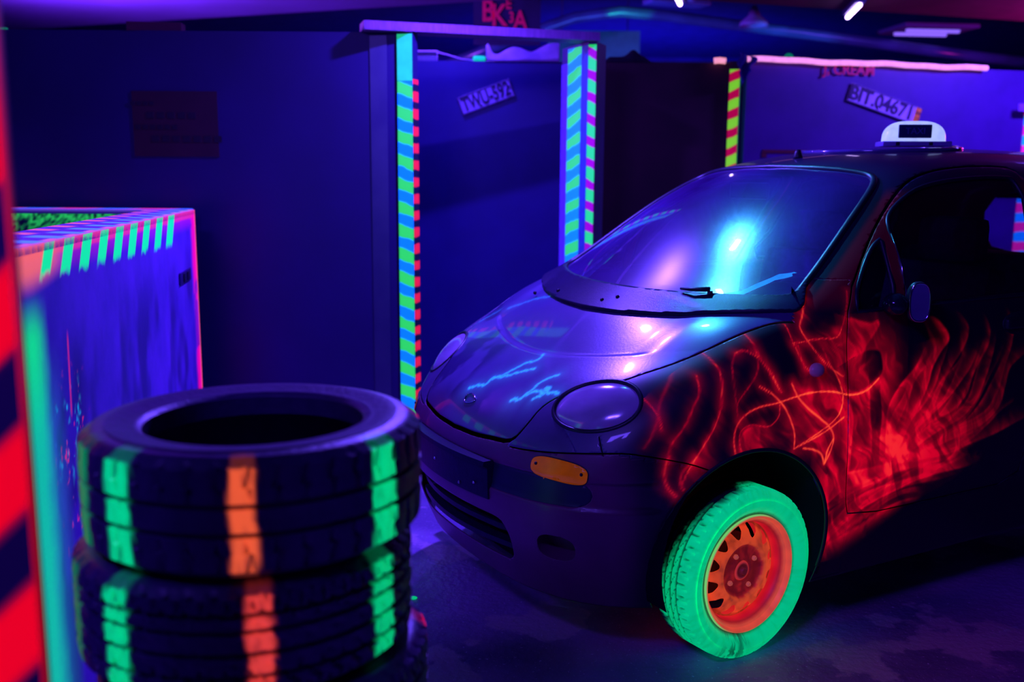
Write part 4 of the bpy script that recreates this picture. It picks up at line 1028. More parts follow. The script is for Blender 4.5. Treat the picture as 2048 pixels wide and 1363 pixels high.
WISP = [
 (26, 0.80, [(-0.343, 1.007), (-0.376, 0.996), (-0.418, 0.987), (-0.452, 0.991), (-0.434, 0.965), (-0.4, 0.932), (-0.375, 0.899), (-0.358, 0.865)]),
 (28, 0.60, [(-0.505, 0.567), (-0.497, 0.656), (-0.5, 0.724), (-0.547, 0.787), (-0.618, 0.842), (-0.654, 0.895)]),
 (-40, 0.60, [(-0.548, 0.574), (-0.595, 0.657), (-0.643, 0.727), (-0.674, 0.787), (-0.691, 0.836), (-0.728, 0.883), (-0.766, 0.923), (-0.728, 0.97), (-0.691, 0.991)]),
 (-28, 0.55, [(-0.585, 0.569), (-0.633, 0.64), (-0.702, 0.683), (-0.773, 0.726), (-0.826, 0.773), (-0.881, 0.826), (-0.91, 0.875)]),
 (-20, 0.35, [(-0.686, 0.659), (-0.732, 0.756), (-0.775, 0.822), (-0.842, 0.893), (-0.861, 0.948), (-0.822, 0.995)]),
 (-28, 0.50, [(-0.612, 0.566), (-0.691, 0.607), (-0.783, 0.635), (-0.858, 0.659), (-0.921, 0.711), (-0.954, 0.774), (-0.98, 0.837), (-1.0, 0.9)]),
 (-18, 0.30, [(-0.825, 0.689), (-0.867, 0.756), (-0.911, 0.823), (-0.96, 0.884), (-0.97, 0.935), (-0.949, 0.981)]),
 (-30, 0.50, [(-0.642, 0.549), (-0.751, 0.574), (-0.864, 0.599), (-0.971, 0.626), (-1.037, 0.672), (-1.06, 0.737), (-1.083, 0.802), (-1.167, 0.848)]),
 (-18, 0.30, [(-1.03, 0.727), (-1.052, 0.805), (-1.082, 0.874), (-1.092, 0.933), (-1.071, 0.993)]),
 (-30, 0.55, [(-0.599, 0.535), (-0.719, 0.538), (-0.814, 0.539), (-0.908, 0.56), (-1.027, 0.579), (-1.139, 0.607), (-1.196, 0.621)]),
 (20, 0.60, [(-0.346, 0.536), (-0.448, 0.537), (-0.553, 0.542), (-0.661, 0.546), (-0.752, 0.56)]),
 (-30, 0.70, [(-0.275, 0.455), (-0.321, 0.48), (-0.404, 0.492), (-0.505, 0.509), (-0.612, 0.514), (-0.723, 0.518), (-0.837, 0.522), (-0.851, 0.547)]),
 (-25, 0.60, [(-0.349, 0.463), (-0.406, 0.479), (-0.474, 0.488), (-0.532, 0.512), (-0.568, 0.559)]),
 (-30, 0.75, [(-0.289, 0.325), (-0.355, 0.372), (-0.418, 0.406), (-0.501, 0.432), (-0.587, 0.451), (-0.658, 0.467), (-0.769, 0.478), (-0.925, 0.483), (-0.95, 0.507)]),
 (25, 0.70, [(-0.3, 0.31), (-0.413, 0.342), (-0.511, 0.378), (-0.615, 0.401), (-0.748, 0.393), (-0.859, 0.416), (-0.931, 0.454), (-0.96, 0.505)]),
 (30, 0.70, [(-0.322, 0.773), (-0.343, 0.711), (-0.344, 0.65), (-0.342, 0.558), (-0.341, 0.489)]),
 (25, 0.70, [(-0.409, 0.789), (-0.414, 0.715), (-0.429, 0.639), (-0.436, 0.558)]),
 (-25, 0.60, [(-0.46, 0.783), (-0.475, 0.708), (-0.473, 0.634), (-0.48, 0.552)]),
 (-45, 0.80, [(-0.358, 0.9), (-0.4, 0.914), (-0.451, 0.91), (-0.468, 0.879), (-0.468, 0.837), (-0.433, 0.81), (-0.375, 0.786), (-0.309, 0.781)]),
 (30, 0.70, [(0.084, 0.658), (0.082, 0.691), (0.058, 0.717), (0.021, 0.718), (0.019, 0.678), (-0.005, 0.646)]),
 (30, 0.60, [(-0.254, 0.54), (-0.284, 0.504), (-0.266, 0.463), (-0.282, 0.41)]),
 (-30, 0.60, [(-0.242, 0.585), (-0.287, 0.541), (-0.319, 0.493), (-0.32, 0.435)]),
 (30, 0.35, [(0.263, 0.582), (0.199, 0.684), (0.143, 0.777)]),
 (-25, 0.60, [(-0.825, 0.597), (-0.841, 0.549), (-0.8, 0.514), (-0.727, 0.497), (-0.667, 0.519)]),
]
BLOB = [
 (-0.197, 0.763, 0.058, 0.55),
 (-0.294, 0.764, 0.046, 0.40),
 (-0.366, 0.864, 0.050, 0.65),
 (-0.375, 0.957, 0.027, 0.40),
 (-0.365, 0.696, 0.048, 0.60),
 (-0.390, 0.595, 0.055, 0.60),
 (-0.501, 0.605, 0.073, 0.65),
 (-0.584, 0.582, 0.058, 0.60),
 (-0.212, 0.672, 0.052, 0.50),
 (-0.283, 0.517, 0.040, 0.45),
 (-0.389, 0.482, 0.056, 0.50),
 (-0.614, 0.642, 0.060, 0.40),
 (-0.766, 0.611, 0.070, 0.35),
 (-0.164, 0.813, 0.038, 0.45),
 (0.012, 0.683, 0.042, 0.35),
 (-0.108, 0.703, 0.050, 0.30),
 (-0.354, 0.378, 0.042, 0.45),
 (-0.252, 0.914, 0.046, 0.30),
 (-0.700, 0.709, 0.061, 0.25),
 (0.211, 0.647, 0.034, 0.15),
 (-0.281, 0.976, 0.016, 0.50),
 (-0.713, 0.519, 0.047, 0.40),
 (-0.312, 0.334, 0.035, 0.50),
]
BOLT = [[(0.542, -0.062), (0.516, 0.006), (0.491, 0.01), (0.458, 0.047), (0.413, 0.065), (0.38, 0.102), (0.353, 0.096)], [(0.491, 0.01), (0.466, 0.062), (0.442, 0.093), (0.41, 0.142)], [(0.525, 0.194), (0.512, 0.228), (0.479, 0.238), (0.44, 0.239), (0.417, 0.255), (0.398, 0.271)], [(0.512, 0.228), (0.477, 0.258), (0.47, 0.299), (0.451, 0.354)], [(0.497, 0.281), (0.472, 0.304)], [(0.179, -0.462), (0.153, -0.424), (0.119, -0.36), (0.102, -0.282)], [(0.308, -0.53), (0.251, -0.536), (0.187, -0.507)]]

def resample(P, step=.004):
    P = np.array(smooth_path(P, False, 6)); d = np.r_[0, np.cumsum(np.hypot(*np.diff(P, axis=0).T))]
    n = max(2, int(d[-1] / step)); t = np.linspace(0, d[-1], n)
    Q = np.stack([np.interp(t, d, P[:, 0]), np.interp(t, d, P[:, 1])], 1)
    T = np.gradient(Q, axis=0); T /= np.linalg.norm(T, axis=1)[:, None] + 1e-9
    return Q, T, t / d[-1]
# finer wisps between neighbouring tongues of the fan
EXTRA = []
_r = np.random.RandomState(11)
_fan = [13, 12, 3, 2, 4, 5, 6, 8, 10]
def _res(P, n=9):
    P = np.array(P); d = np.r_[0, np.cumsum(np.hypot(*np.diff(P, axis=0).T))]; t = np.linspace(0, d[-1], n)
    return np.stack([np.interp(t, d, P[:, 0]), np.interp(t, d, P[:, 1])], 1)
FAN = [WISP[k][2] for k in (1, 2, 3, 5, 7, 9)] + [WISP[k][2] for k in (11, 13, 14)]
for A_, B_ in zip(FAN[:-1], FAN[1:]):
    for f in (.2, .4, .6, .8):
        a_, b_ = _res(A_), _res(B_); P_ = a_ * (1 - f) + b_ * f
        P_ = P_[:_r.randint(5, 10)] + np.cumsum(_r.randn(9, 2) * .005, 0)[:len(P_[:9])][:1] * 0
        ph = _r.rand() * 6; P_ = P_ + np.stack([.012 * np.sin(np.arange(len(P_)) * 1.3 + ph), .010 * np.cos(np.arange(len(P_)) * 1.1 + ph)], 1)
        EXTRA.append((int(_r.choice([-1, 1]) * _r.randint(10, 22)), .16 + .22 * _r.rand(), [tuple(q) for q in P_]))
def flame_value(X, Z):
    """cover of red airbrush paint at side positions X (forward), Z (up); returns (red mass, hot line)"""
    n = len(X); mass = np.zeros(n); line = np.zeros(n); pts = np.stack([X, Z], 1)
    def field(P, reach):
        Q, T, tt = resample(P); lo = Q.min(0) - reach; hi = Q.max(0) + reach
        idx = np.where((X > lo[0]) & (X < hi[0]) & (Z > lo[1]) & (Z < hi[1]))[0]
        if len(idx) == 0: return idx, None, None, None
        best = np.full(len(idx), 9.0); sg = np.zeros(len(idx)); tb = np.zeros(len(idx))
        for c in range(0, len(idx), 20000):
            ii = idx[c:c + 20000]; D = pts[ii][:, None, :] - Q[None]; dd = (D ** 2).sum(2); j = dd.argmin(1); r = np.arange(len(ii))
            best[c:c + 20000] = np.sqrt(dd[r, j]); sg[c:c + 20000] = T[j, 0] * D[r, j, 1] - T[j, 1] * D[r, j, 0]; tb[c:c + 20000] = tt[j]
        return idx, best, sg, tb
    for w_, s_, P in WISP + EXTRA:
        wd = abs(w_) / 1000.; idx, d, sg, tb = field(P, wd * 2.4)
        if d is None: continue
        soft = (sg > 0) if w_ > 0 else (sg < 0)
        wl = wd * (1.25 - .6 * tb)
        val = np.where(soft, np.exp(-(d / wl) ** 1.3), np.exp(-(d / .005) ** 2)) * np.minimum(1, (1 - tb) * 5 + .15)
        mass[idx] += s_ * val * .85
        mass[idx] += .30 * s_ * np.exp(-(d / .004) ** 2) * np.minimum(1, (1 - tb) * 4)
    for x, z, r_, s_ in BLOB:
        d = np.hypot(X - x, Z - z); mass += s_ * np.exp(-(d / r_) ** 2) * (.45 + .85 * fbm(X * 14 + z * 9, Z * 22 + x * 5))
    for w_, s_, P in THIN:
        idx, d, sg, tb = field(P, .03)
        if d is None: continue
        ww = w_ / 1000. * .46
        line[idx] = np.maximum(line[idx], s_ * np.exp(-(d / ww) ** 2))
        mass[idx] += .25 * s_ * np.exp(-(d / .014) ** 1.4)
    # flowing smoky structure in the mass
    ang = .9; xr = X * cos(ang) + Z * sin(ang); zr = -X * sin(ang) + Z * cos(ang)
    wob = fbm(X * 5 + 3, Z * 5 + 2); wo2 = fbm(X * 11 + 13, Z * 11 + 5)
    r1 = 1 - np.abs(2 * vnoise(xr * 3.5 + wob * 1.5 + 3, zr * 15 + wob * 5 + wo2 * 1 + 4) - 1)
    r2 = 1 - np.abs(2 * vnoise(xr * 6 + wob * 2 + 31, zr * 27 + wob * 7 + wo2 * 1.5 + 14) - 1)
    fine = fbm(X * 70, Z * 70)
    mass = mass * (.42 + .62 * r1 ** 3 + .40 * r2 ** 4 + .30 * fbm(X * 20, Z * 20)) * (.85 + .3 * fine) * 1.05
    line = line * (.45 + .8 * fbm(X * 9 + 5, Z * 9 + 1)) * (.85 + .3 * fine)
    mass = 1.12 * (1 - np.exp(-1.15 * mass)) * (.50 + .65 * sstep(.30, .62, fbm(xr * 7 + 1, zr * 34 + wob * 4)))
    mass = 1.12 * np.clip(mass, 0, 2) ** 1.35
    return np.clip(mass, 0, 1.25), np.clip(line, 0, 1)
def paint_side(me, wing=False):
    co = coords(me); n = len(co); X, Y, Z = co[:, 0], co[:, 1], co[:, 2]
    P = rgba((0, 0, 0), np.zeros(n)); T = rgba((0, 0, 0), np.zeros(n))
    side = np.abs(Y) > .58
    # black airbrushed ground on the flanks, dull red on the pillars
    nrm = np.empty(n * 3, dtype=np.float32); me.vertices.foreach_get('normal', nrm); nrm = nrm.reshape(-1, 3)
    blk = sstep(.34, .58, np.abs(nrm[:, 1])) * sstep(.47, .36, X + .10 * np.clip(.75 - Z, 0, 1))
    if wing: blk = np.maximum(blk, sstep(.40, .28, X) * sstep(.10, .22, np.abs(nrm[:, 1])))
    T = over(T, (.010, .004, .022), blk * .97)
    pil = sstep(1.02, 1.08, Z) * sstep(.15, .35, np.abs(nrm[:, 1]))
    T = over(T, (.40, .008, .03), pil * .9)
    uvw = [wf.p(Vector(c)) if (c[0] > -1.0 and c[2] > .98) else None for c in co.tolist()]
    near = np.array([9.0 if q is None else seg_dist(q, wpath[::2], True) for q in uvw])
    near = sstep(.050, .034, near) * sstep(1.0, 1.06, Z)
    T = over(T, (.008, .005, .03), near)
    T = over(T, (.012, .008, .05), sstep(.5, .7, nrm[:, 2]) * sstep(1.35, 1.40, Z))
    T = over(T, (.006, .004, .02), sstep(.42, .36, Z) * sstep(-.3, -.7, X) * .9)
    idx = np.where((Y > .60) & (X < .45) & (X > -1.4) & (Z < 1.15) & (Z > .18))[0]
    if len(idx):
        m_, l_ = flame_value(X[idx], Z[idx])
        # the paint thins out downwards and backwards along the sill line
        lim = np.interp(X[idx], [-1.25, -.95, -.62, -.30], [.56, .49, .40, .22]); m_ *= sstep(lim - .03, lim + .05, Z[idx]); 
        l_ *= sstep(lim - .01, lim + .03, Z[idx])
        rear = sstep(-1.45, -.75, X[idx]) * .75 + .25
        dd_ = np.hypot(X[idx] + .42, (Z[idx] - .62) * .95); rear *= .30 + .70 * np.exp(-(dd_ / .36) ** 2); rear = np.where(X[idx] > -.30, np.maximum(rear, .55 + .35 * sstep(.15, -.1, X[idx])), rear); m_ *= rear; l_ *= np.clip(rear * 1.1, 0, 1)
        tot = np.clip(m_ * .95 + l_ * .85, 0, 1)
        hot = np.clip(l_ * 1.1 + (m_ - .8) * .4, 0, 1)[:, None]
        deep, hotc = np.array([.78, 0.0, .02]), np.array([1.0, .11, .03])
        col = deep * (1 - hot) + hotc * hot
        P[idx, :3] = col; P[idx, 3] = tot
    set_attr(me, 'paint', P); set_attr(me, 'tint', T)
def paint_hood(me):
    co = coords(me); n = len(co); X, Y, Z = co[:, 0], co[:, 1], co[:, 2]
    P = rgba((0, 0, 0), np.zeros(n)); T = rgba((0, 0, 0), np.zeros(n))
    # darker field behind the crease and cloudy patches in front
    d = (.355 - .62 * Y * Y) - X
    T = over(T, (.05, .035, .16), sstep(0, .012, d) * .55)
    T = over(T, (.02, .012, .09), sstep(.5, .66, fbm(X * 10, Y * 10 + 2)) * sstep(.02, -.05, Y + .10) * .8 * sstep(.03, 0, d))
    T = over(T, (.03, .015, .07), sstep(.53, .60, X) * .6)
    pts = np.stack([X, Y], 1); L = np.zeros(n)
    for k, S in enumerate(BOLT):
        Q, Tn, tt = resample(S, .003); Q = Q + .0022 * np.stack([np.sin(tt * 31 + k) + np.sin(tt * 83), np.cos(tt * 27)], 1)
        dd = np.sqrt(((pts[:, None, :] - Q[None]) ** 2).sum(2)).min(1) if n * len(Q) < 4e7 else np.concatenate([np.sqrt(((pts[c:c + 8000][:, None, :] - Q[None]) ** 2).sum(2)).min(1) for c in range(0, n, 8000)])
        s_ = 1.0 if k < 5 else .35
        L = np.maximum(L, s_ * (np.exp(-(dd / .0042) ** 2) * .9 + .16 * np.exp(-(dd / .018))))
        T = T
    d2 = np.hypot((X - .455) / .012, (Y - .295) / .016); L = np.maximum(L, .9 * sstep(1.2, .6, d2 + .6 * (fbm(X * 90, Y * 90) - .5)))
    P = over(P, (.03, .38, .95), np.clip(L, 0, 1))
    set_attr(me, 'paint', P); set_attr(me, 'tint', T)
def paint_none(me):
    n = len(me.vertices); set_attr(me, 'paint', np.zeros((n, 4))); set_attr(me, 'tint', np.zeros((n, 4)))

M_car = painted('car_lacquer', (.13, .09, .30), (.10, .07, .25), .30, .95, coat=.5, scale=9, frough=.4, bump=.03, bscale=120)
M_flank = painted('flank_lacquer', (.10, .07, .22), (.08, .05, .18), .42, 1.1, coat=.25, scale=9)
M_bump = painted('bumper_plastic', (.17, .022, .13), (.13, .018, .10), .38, .9, coat=.15, scale=7, bump=.05, bscale=150)
M_ws = glass('windscreen_glass', (.6, .5, .9), (.20, .05, .60), .02, .14, .07, .24)
M_sg = glass('side_glass', (.75, .6, .85), (.04, .02, .10), .02, .06, .06, .2)
M_trimb = surf('black_trim', (.010, .008, .035), .4, spec=.4)
M_cowl = surf('cowl_plastic', (.014, .007, .05), .34, col2=(.009, .005, .035), scale=30, bump=.1, bscale=200, spec=.16)

body_o = extract({BODY}, 'body_shell', M_flank, .003, sub=0, attr=paint_side)
extract({FENDER}, 'fender', M_flank, .003, sub=2, attr=lambda me: paint_side(me, True))
hood_o = extract({HOOD}, 'bonnet', M_car, .003, sub=1, attr=paint_hood)
bump_o = extract({BUMPER}, 'front_bumper', M_bump, .004, sub=1, attr=paint_side)
extract({STRIP}, 'bumper_strip', surf('bumper_strip_plastic', (.018, .014, .07), .35), .004, parent=bump_o)
extract({COWL}, 'cowl_panel', M_cowl, .028, grow=.013)
extract({WSCREEN}, 'windscreen', M_ws, 0, grow=-.002)
extract({REARW}, 'rear_window', M_sg, 0, grow=-.002)
for D_, W_, Q_, s in ((DOORL, WINL, QWINL, 1), (DOORR, WINR, QWINR, -1)):
    d = extract({D_}, 'door', M_flank, .003, sub=2 if s == 1 else 0, attr=paint_side)
    extract({W_}, 'door_window', M_sg, 0, grow=-.006, parent=d); extract({Q_}, 'quarter_window', M_sg, 0, grow=-.006, parent=d)
    if s == 1: DOOR_L = d
    else: DOOR_R = d
for k in (RWINL, RWINR): extract({k}, 'rear_side_window', M_sg, 0, grow=-.004)

BVB = BVHTree.FromBMesh(bm)
def on_surface(F, path, off=0.0, reach=.3):
    out = []
    for u, v in path:
        o = F.w(u, v, reach); h = BV.ray_cast(o, -F.N)
        q = h[0] if h[0] is not None else F.w(u, v)
        n = h[1] if h[0] is not None else F.N
        if n.dot(F.N) < 0: n = -n
        out.append(q + n * off)
    return out
# black surround of the windscreen and of the side windows
bmx = bmesh.new(); tube(bmx, on_surface(wf, wpath, -.003), .013, 8, closed=True)
bobj('windscreen_seal', bmx, M_trimb, CAR, smooth=True)
for s, F in ((1, LEFT), (-1, RIGHT)):
    k = -1 if s == 1 else 1
    D = DOOR_L if s == 1 else DOOR_R
    bmx = bmesh.new()
    for P in (wind, quart): tube(bmx, on_surface(F, [(k * x, z) for x, z in P], -.002, 1.2), .008, 6, closed=True)
    bobj('window_seal', bmx, M_trimb, D, smooth=True)
    bmx = bmesh.new(); tube(bmx, on_surface(F, [(k * x, z) for x, z in rwin], -.002, 1.2), .008, 6, closed=True)
    bobj('rear_window_seal', bmx, M_trimb, CAR, smooth=True)
b2 = bmesh.new(); tube(b2, on_surface(LEFT, [(-x, z) for x, z in ((-.578, 1.05), (-.586, 1.15), (-.598, 1.25))], .004, 1.2), .0035, 6); bobj('window_divider_trim', b2, M_chrome, DOOR_L, smooth=True)
# dark header band of the windscreen
hb_pts = []
bmx = bmesh.new(); gv = []
for i in range(25):
    y = -.44 + .88 * i / 24; row = []
    for j in range(4):
        V0 = wv((-.69 - .04 * (abs(y) / .44) ** 2, y, 1.449 - .012 * (abs(y) / .44) ** 2))[1]
        q = on_surface(wf, [(y, V0 - .075 * j / 3 - .0)], -.006)[0]; row.append(bmx.verts.new(q))
    gv.append(row)
for i in range(24):
    for j in range(3): bmx.faces.new((gv[i][j], gv[i + 1][j], gv[i + 1][j + 1], gv[i][j + 1]))
bobj('sunshade_band', bmx, M_trimb, CAR, smooth=True)

M_house = surf('wheel_house_dark', (.004, .001, .014), .85, spec=.1)
# wheel houses and underbody
for cx in (.025, -2.34):
    for s in (1, -1):
        bmx = bmesh.new()
        n = 28; rows = []
        for i in range(n + 1):
            t = -pi * .12 + (pi * 1.24) * i / n
            x = cx + .312 * cos(t); z = .335 + .322 * sin(t)
            rows.append([bmx.verts.new((x, s * .725, z)), bmx.verts.new((x, s * .50, z))])
        for i in range(n): bmx.faces.new((rows[i][0], rows[i + 1][0], rows[i + 1][1], rows[i][1]))
        bmx.faces.new([r[1] for r in rows])
        bobj('wheel_housing', bmx, M_house, CAR, smooth=True, auto=50)
bmx = bmesh.new(); box(bmx, (-1.18, 0, .24), (2.0, 1.34, .08)); box(bmx, (-1.15, 0, .30), (3.1, .92, .1)); box(bmx, (.33, 0, .26), (.34, .8, .10))
bobj('underbody', bmx, M_dark, CAR)
# wheel arch lips (left and right)
for s in (1, -1):
    for cx in (.025, -2.34):
        pa = [((-1 if s == 1 else 1) * (cx + .306 * cos(t)), .335 + .319 * sin(t)) for t in np.linspace(-.3, pi + .3, 40)]
        bmx = bmesh.new(); tube(bmx, on_surface(LEFT if s == 1 else RIGHT, pa, -.001, 1.2), .006, 8)
        bobj('arch_lip', bmx, M_dark, CAR, smooth=True)

# headlamps
M_lens = glass('lamp_lens', (.95, .85, 1.0), (.75, .55, .95), .04, .42, .26, .16)
M_refl = surf('lamp_reflector', (.85, .75, 1.0), .25, metal=.25)
for s, lid, sid in ((1, LAMPL, SIGL), (-1, LAMPR, SIGR)):
    F = LF[s]
    bz = on_surface(F, ell(.136, .090, 48), -.004)
    bmx = bmesh.new(); tube(bmx, bz, .0075, 10, closed=True)
    root = bobj('headlamp', bmx, M_trimb, CAR, smooth=True)
    # bulging lens
    b2 = bmesh.new(); cx_ = []
    nr, na = 10, 48; cen = b2.verts.new(on_surface(F, [(0, 0)], .010)[0]); rings = []
    for i in range(1, nr + 1):
        f = i / nr; rings.append([b2.verts.new(q) for q in on_surface(F, ell(.132 * f, .086 * f, na), .010 * (1 - f * f) - .006 * f ** 6)])
    for k in range(na): b2.faces.new((cen, rings[0][k], rings[0][(k + 1) % na]))
    for i in range(nr - 1):
        for k in range(na): b2.faces.new((rings[i][k], rings[i + 1][k], rings[i + 1][(k + 1) % na], rings[i][(k + 1) % na]))
    bobj('lens', b2, M_lens, root, smooth=True)
    # reflector bowl with two dishes and a bulb shield
    b2 = bmesh.new(); rings = []; dp = .075
    for i in range(0, nr + 1):
        f = max(.02, i / nr)
        rings.append([b2.verts.new(q - F.N * (dp * (1 - f ** 2.2) + .008) ) for q in on_surface(F, ell(.132 * f, .086 * f, na))])
    for i in range(nr):
        for k in range(na): b2.faces.new((rings[i][k], rings[i + 1][k], rings[i + 1][(k + 1) % na], rings[i][(k + 1) % na]))
    bobj('reflector', b2, M_refl, root, smooth=True)
    b2 = bmesh.new()
    c0 = on_surface(F, [(0, 0)])[0]
    Rf = Matrix((F.U, F.V, F.N)).transposed()
    vs = box(b2, (0, 0, 0), (.07, .022, .02), 0, .004)
    for v in b2.verts: v.co = c0 + Rf @ (v.co + Vector((-.01 * s, -.005, -.028)))
    bobj('bulb_shield', b2, M_chrome, root)
    sg = extract({sid}, 'turn_signal', fluor('amber_lens', (.62, .10, 0.0), .22, .25), .006, grow=.003)
    bz = on_surface(SF[s], ell(.093, .031, 40, 3.0), .001)
    b2 = bmesh.new(); tube(b2, bz, .0018, 6, closed=True); bobj('rim', b2, M_trimb, sg, smooth=True)
    for u in (-.074, .074):
        b2 = bmesh.new(); q = on_surface(SF[s], [(u, .004)], .004)[0]; bmesh.ops.create_uvsphere(b2, u_segments=10, v_segments=6, radius=.005, matrix=Matrix.Translation(q))
        bobj('screw', b2, M_dark, sg, smooth=True)
    # fog lamp scoop
    F = FG[s]; b2 = bmesh.new(); rings = []
    for dpt, sc in ((0, 1), (.02, .98), (.06, .9), (.065, .02)):
        rings.append([b2.verts.new(F.w(u * sc, v * sc, 0) - F.N * dpt if dpt else q) for (u, v), q in zip(ell(.062, .040, 32, 2.6), on_surface(F, ell(.062, .040, 32, 2.6), -.002))])
    for i in range(3):
        for k in range(32): b2.faces.new((rings[i][k], rings[i + 1][k], rings[i + 1][(k + 1) % 32], rings[i][(k + 1) % 32]))
    bobj('fog_lamp_recess', b2, M_bump, bump_o, smooth=True, auto=40)
    paint_none(bpy.data.objects[[o.name for o in bump_o.children][-1]].data)
# grille: dark box with two slats
b2 = bmesh.new(); box(b2, (.50, 0, .345), (.10, .70, .16)); g = bobj('grille', b2, M_dark, CAR)
for z in (.375, .325):
    b2 = bmesh.new(); n = 20; ring = []
    for i in range(n + 1):
        y = -.325 + .65 * i / n; x = .638 - .5 * y * y
        ring.append([b2.verts.new((x, y, z + .008)), b2.verts.new((x, y, z - .008)), b2.verts.new((x - .05, y, z - .012)), b2.verts.new((x - .05, y, z + .012))])
    for i in range(n):
        for k in range(4): b2.faces.new((ring[i][k], ring[i + 1][k], ring[i + 1][(k + 1) % 4], ring[i][(k + 1) % 4]))
    b2.faces.new(ring[0][::-1]); b2.faces.new(ring[-1])
    bmesh.ops.recalc_face_normals(b2, faces=b2.faces); bobj('slat', b2, M_cowl, g)
# number plate holder on the bumper
b2 = bmesh.new(); n = 20; ring = []
for i in range(n + 1):
    y = -.262 + .524 * i / n; q = BV.ray_cast(Vector((1.2, y, .60)), Vector((-1, 0, 0)))[0]; x = .668 - .42 * y * y
    ring.append([b2.verts.new((x - .03, y, .582)), b2.verts.new((x + .016, y, .580)), b2.verts.new((x + .018, y, .566)), b2.verts.new((x + .004, y, .558)), b2.verts.new((x + .002, y, .462)), b2.verts.new((x - .03, y, .458))])
for i in range(n):
    for k in range(6): b2.faces.new((ring[i][k], ring[i + 1][k], ring[i + 1][(k + 1) % 6], ring[i][(k + 1) % 6]))
b2.faces.new(ring[0][::-1]); b2.faces.new(ring[-1]); bmesh.ops.recalc_face_normals(b2, faces=b2.faces)
ph = bobj('plate_holder', b2, M_cowl, CAR)
for y, z in ((.20, .50), (-.05, .515), (.12, .48)):
    b2 = bmesh.new(); bmesh.ops.create_uvsphere(b2, u_segments=10, v_segments=6, radius=.006, matrix=Matrix.Translation((.672 - .42 * y * y, y, z)))
    bobj('screw', b2, M_chrome, ph, smooth=True)
# oval emblem on the bonnet lip
EF = local_frame((.568, 0, .712)); b2 = bmesh.new()
em = smooth_path([(-.030, .004), (-.018, .017), (.010, .014), (.032, .0), (.012, -.014), (-.018, -.016)], True, 5)
tube(b2, on_surface(EF, em, .003), .0028, 8, closed=True)
bobj('emblem', b2, M_chrome, CAR, smooth=True)
# rear lamps, tailgate handle
for s in (1, -1):
    b2 = bmesh.new(); box(b2, (-2.77, .60 * s, .86), (.06, .13, .30), 0, .02); bobj('rear_lamp', b2, surf('red_lens', (.3, .005, .01), .2), CAR)
# side marker
MF = local_frame((-.195, .745, .868)); b2 = bmesh.new()
bmesh.ops.create_uvsphere(b2, u_segments=20, v_segments=12, radius=.026)
for v in b2.verts: v.co = MF.o + MF.U * v.co.x * 1.05 + MF.V * v.co.y * .85 + MF.N * v.co.z * .75
bobj('side_marker', b2, surf('marker_lens', (.9, .5, .4), .3), CAR, smooth=True)
# mirrors
for s, D in ((1, DOOR_L), (-1, DOOR_R)):
    # folded mirror: a small upright oval shell, its pale face turned outwards and forwards
    cm = Vector((-.545, .800 * s, 1.055)); nN = Vector((.55, .83 * s, .05)).normalized(); tU = Vector((0, 0, 1)).cross(nN).normalized(); tV = nN.cross(tU)
    sq = lambda t, p: math.copysign(abs(t) ** p, t)
    b2 = bmesh.new(); bmesh.ops.create_uvsphere(b2, u_segments=32, v_segments=20, radius=1)
    for v in b2.verts:
        x, y, z = v.co; v.co = cm + tU * sq(x, .8) * .034 + tV * sq(z, .75) * .062 + nN * (sq(y, .8) * .022 - .012)
    mr = bobj('door_mirror', b2, M_plastic, D, smooth=True)
    rg = [cm + tU * .030 * sq(cos(t), .75) + tV * .057 * sq(sin(t), .75) + nN * .0105 for t in np.linspace(0, 2 * pi, 33)[:-1]]
    b2 = bmesh.new(); b2.faces.new([b2.verts.new(p) for p in rg]); bobj('mirror_glass', b2, surf('dusty_mirror', (.18, .13, .42), .35, metal=.4), mr)
    b2 = bmesh.new(); tube(b2, rg, .003, 6, closed=True); bobj('mirror_rim', b2, M_chrome, mr, smooth=True)
    b2 = bmesh.new(); bmesh.ops.create_uvsphere(b2, u_segments=24, v_segments=14, radius=1)
    for v in b2.verts: v.co = Vector((-.500, .752 * s, 1.045)) + Vector((v.co.x * .040, v.co.y * .040, v.co.z * .036))
    bobj('mirror_arm', b2, surf('glossy_black', (.01, .008, .03), .12), mr, smooth=True)
    # door handle
    b2 = bmesh.new(); box(b2, (-1.12, .752 * s, .948), (.15, .02, .035), 0, .008); hd = bobj('door_handle', b2, M_plastic, D)
    b2 = bmesh.new(); bmesh.ops.create_uvsphere(b2, u_segments=16, v_segments=10, radius=1)
    for v in b2.verts: v.co = Vector((-1.12 + v.co.x * .085, .742 * s + v.co.y * .012, .945 + v.co.z * .042))
    bobj('handle_cup', b2, M_dark, hd, smooth=True)
# roof: gasket ring, aerial, wipers
RF = Frame((0, 0, 1.5), (1, 0, 0), (0, 1, 0))
rp = [(-1.25 + .30 * cos(t), .30 * sin(t)) for t in np.linspace(0, 2 * pi, 65)[:-1]]
b2 = bmesh.new(); tube(b2, on_surface(RF, rp, .004), .009, 8, closed=True); bobj('sunroof_frame', b2, surf('glossy_trim', (.15, .10, .4), .12, spec=.8, coat=1.0), CAR, smooth=True)
b2 = bmesh.new()
rr_ = [b2.verts.new(p) for p in on_surface(RF, [(-1.25 + .29 * cos(t), .29 * sin(t)) for t in np.linspace(0, 2 * pi, 65)[:-1]], .003)]
cc = b2.verts.new(on_surface(RF, [(-1.25, 0)], .004)[0])
for k in range(64): b2.faces.new((rr_[k], rr_[(k + 1) % 64], cc))
bobj('sunroof_panel', b2, surf('dark_gloss_glass', (.006, .004, .03), .06, spec=.7, coat=1.0), CAR, smooth=True)
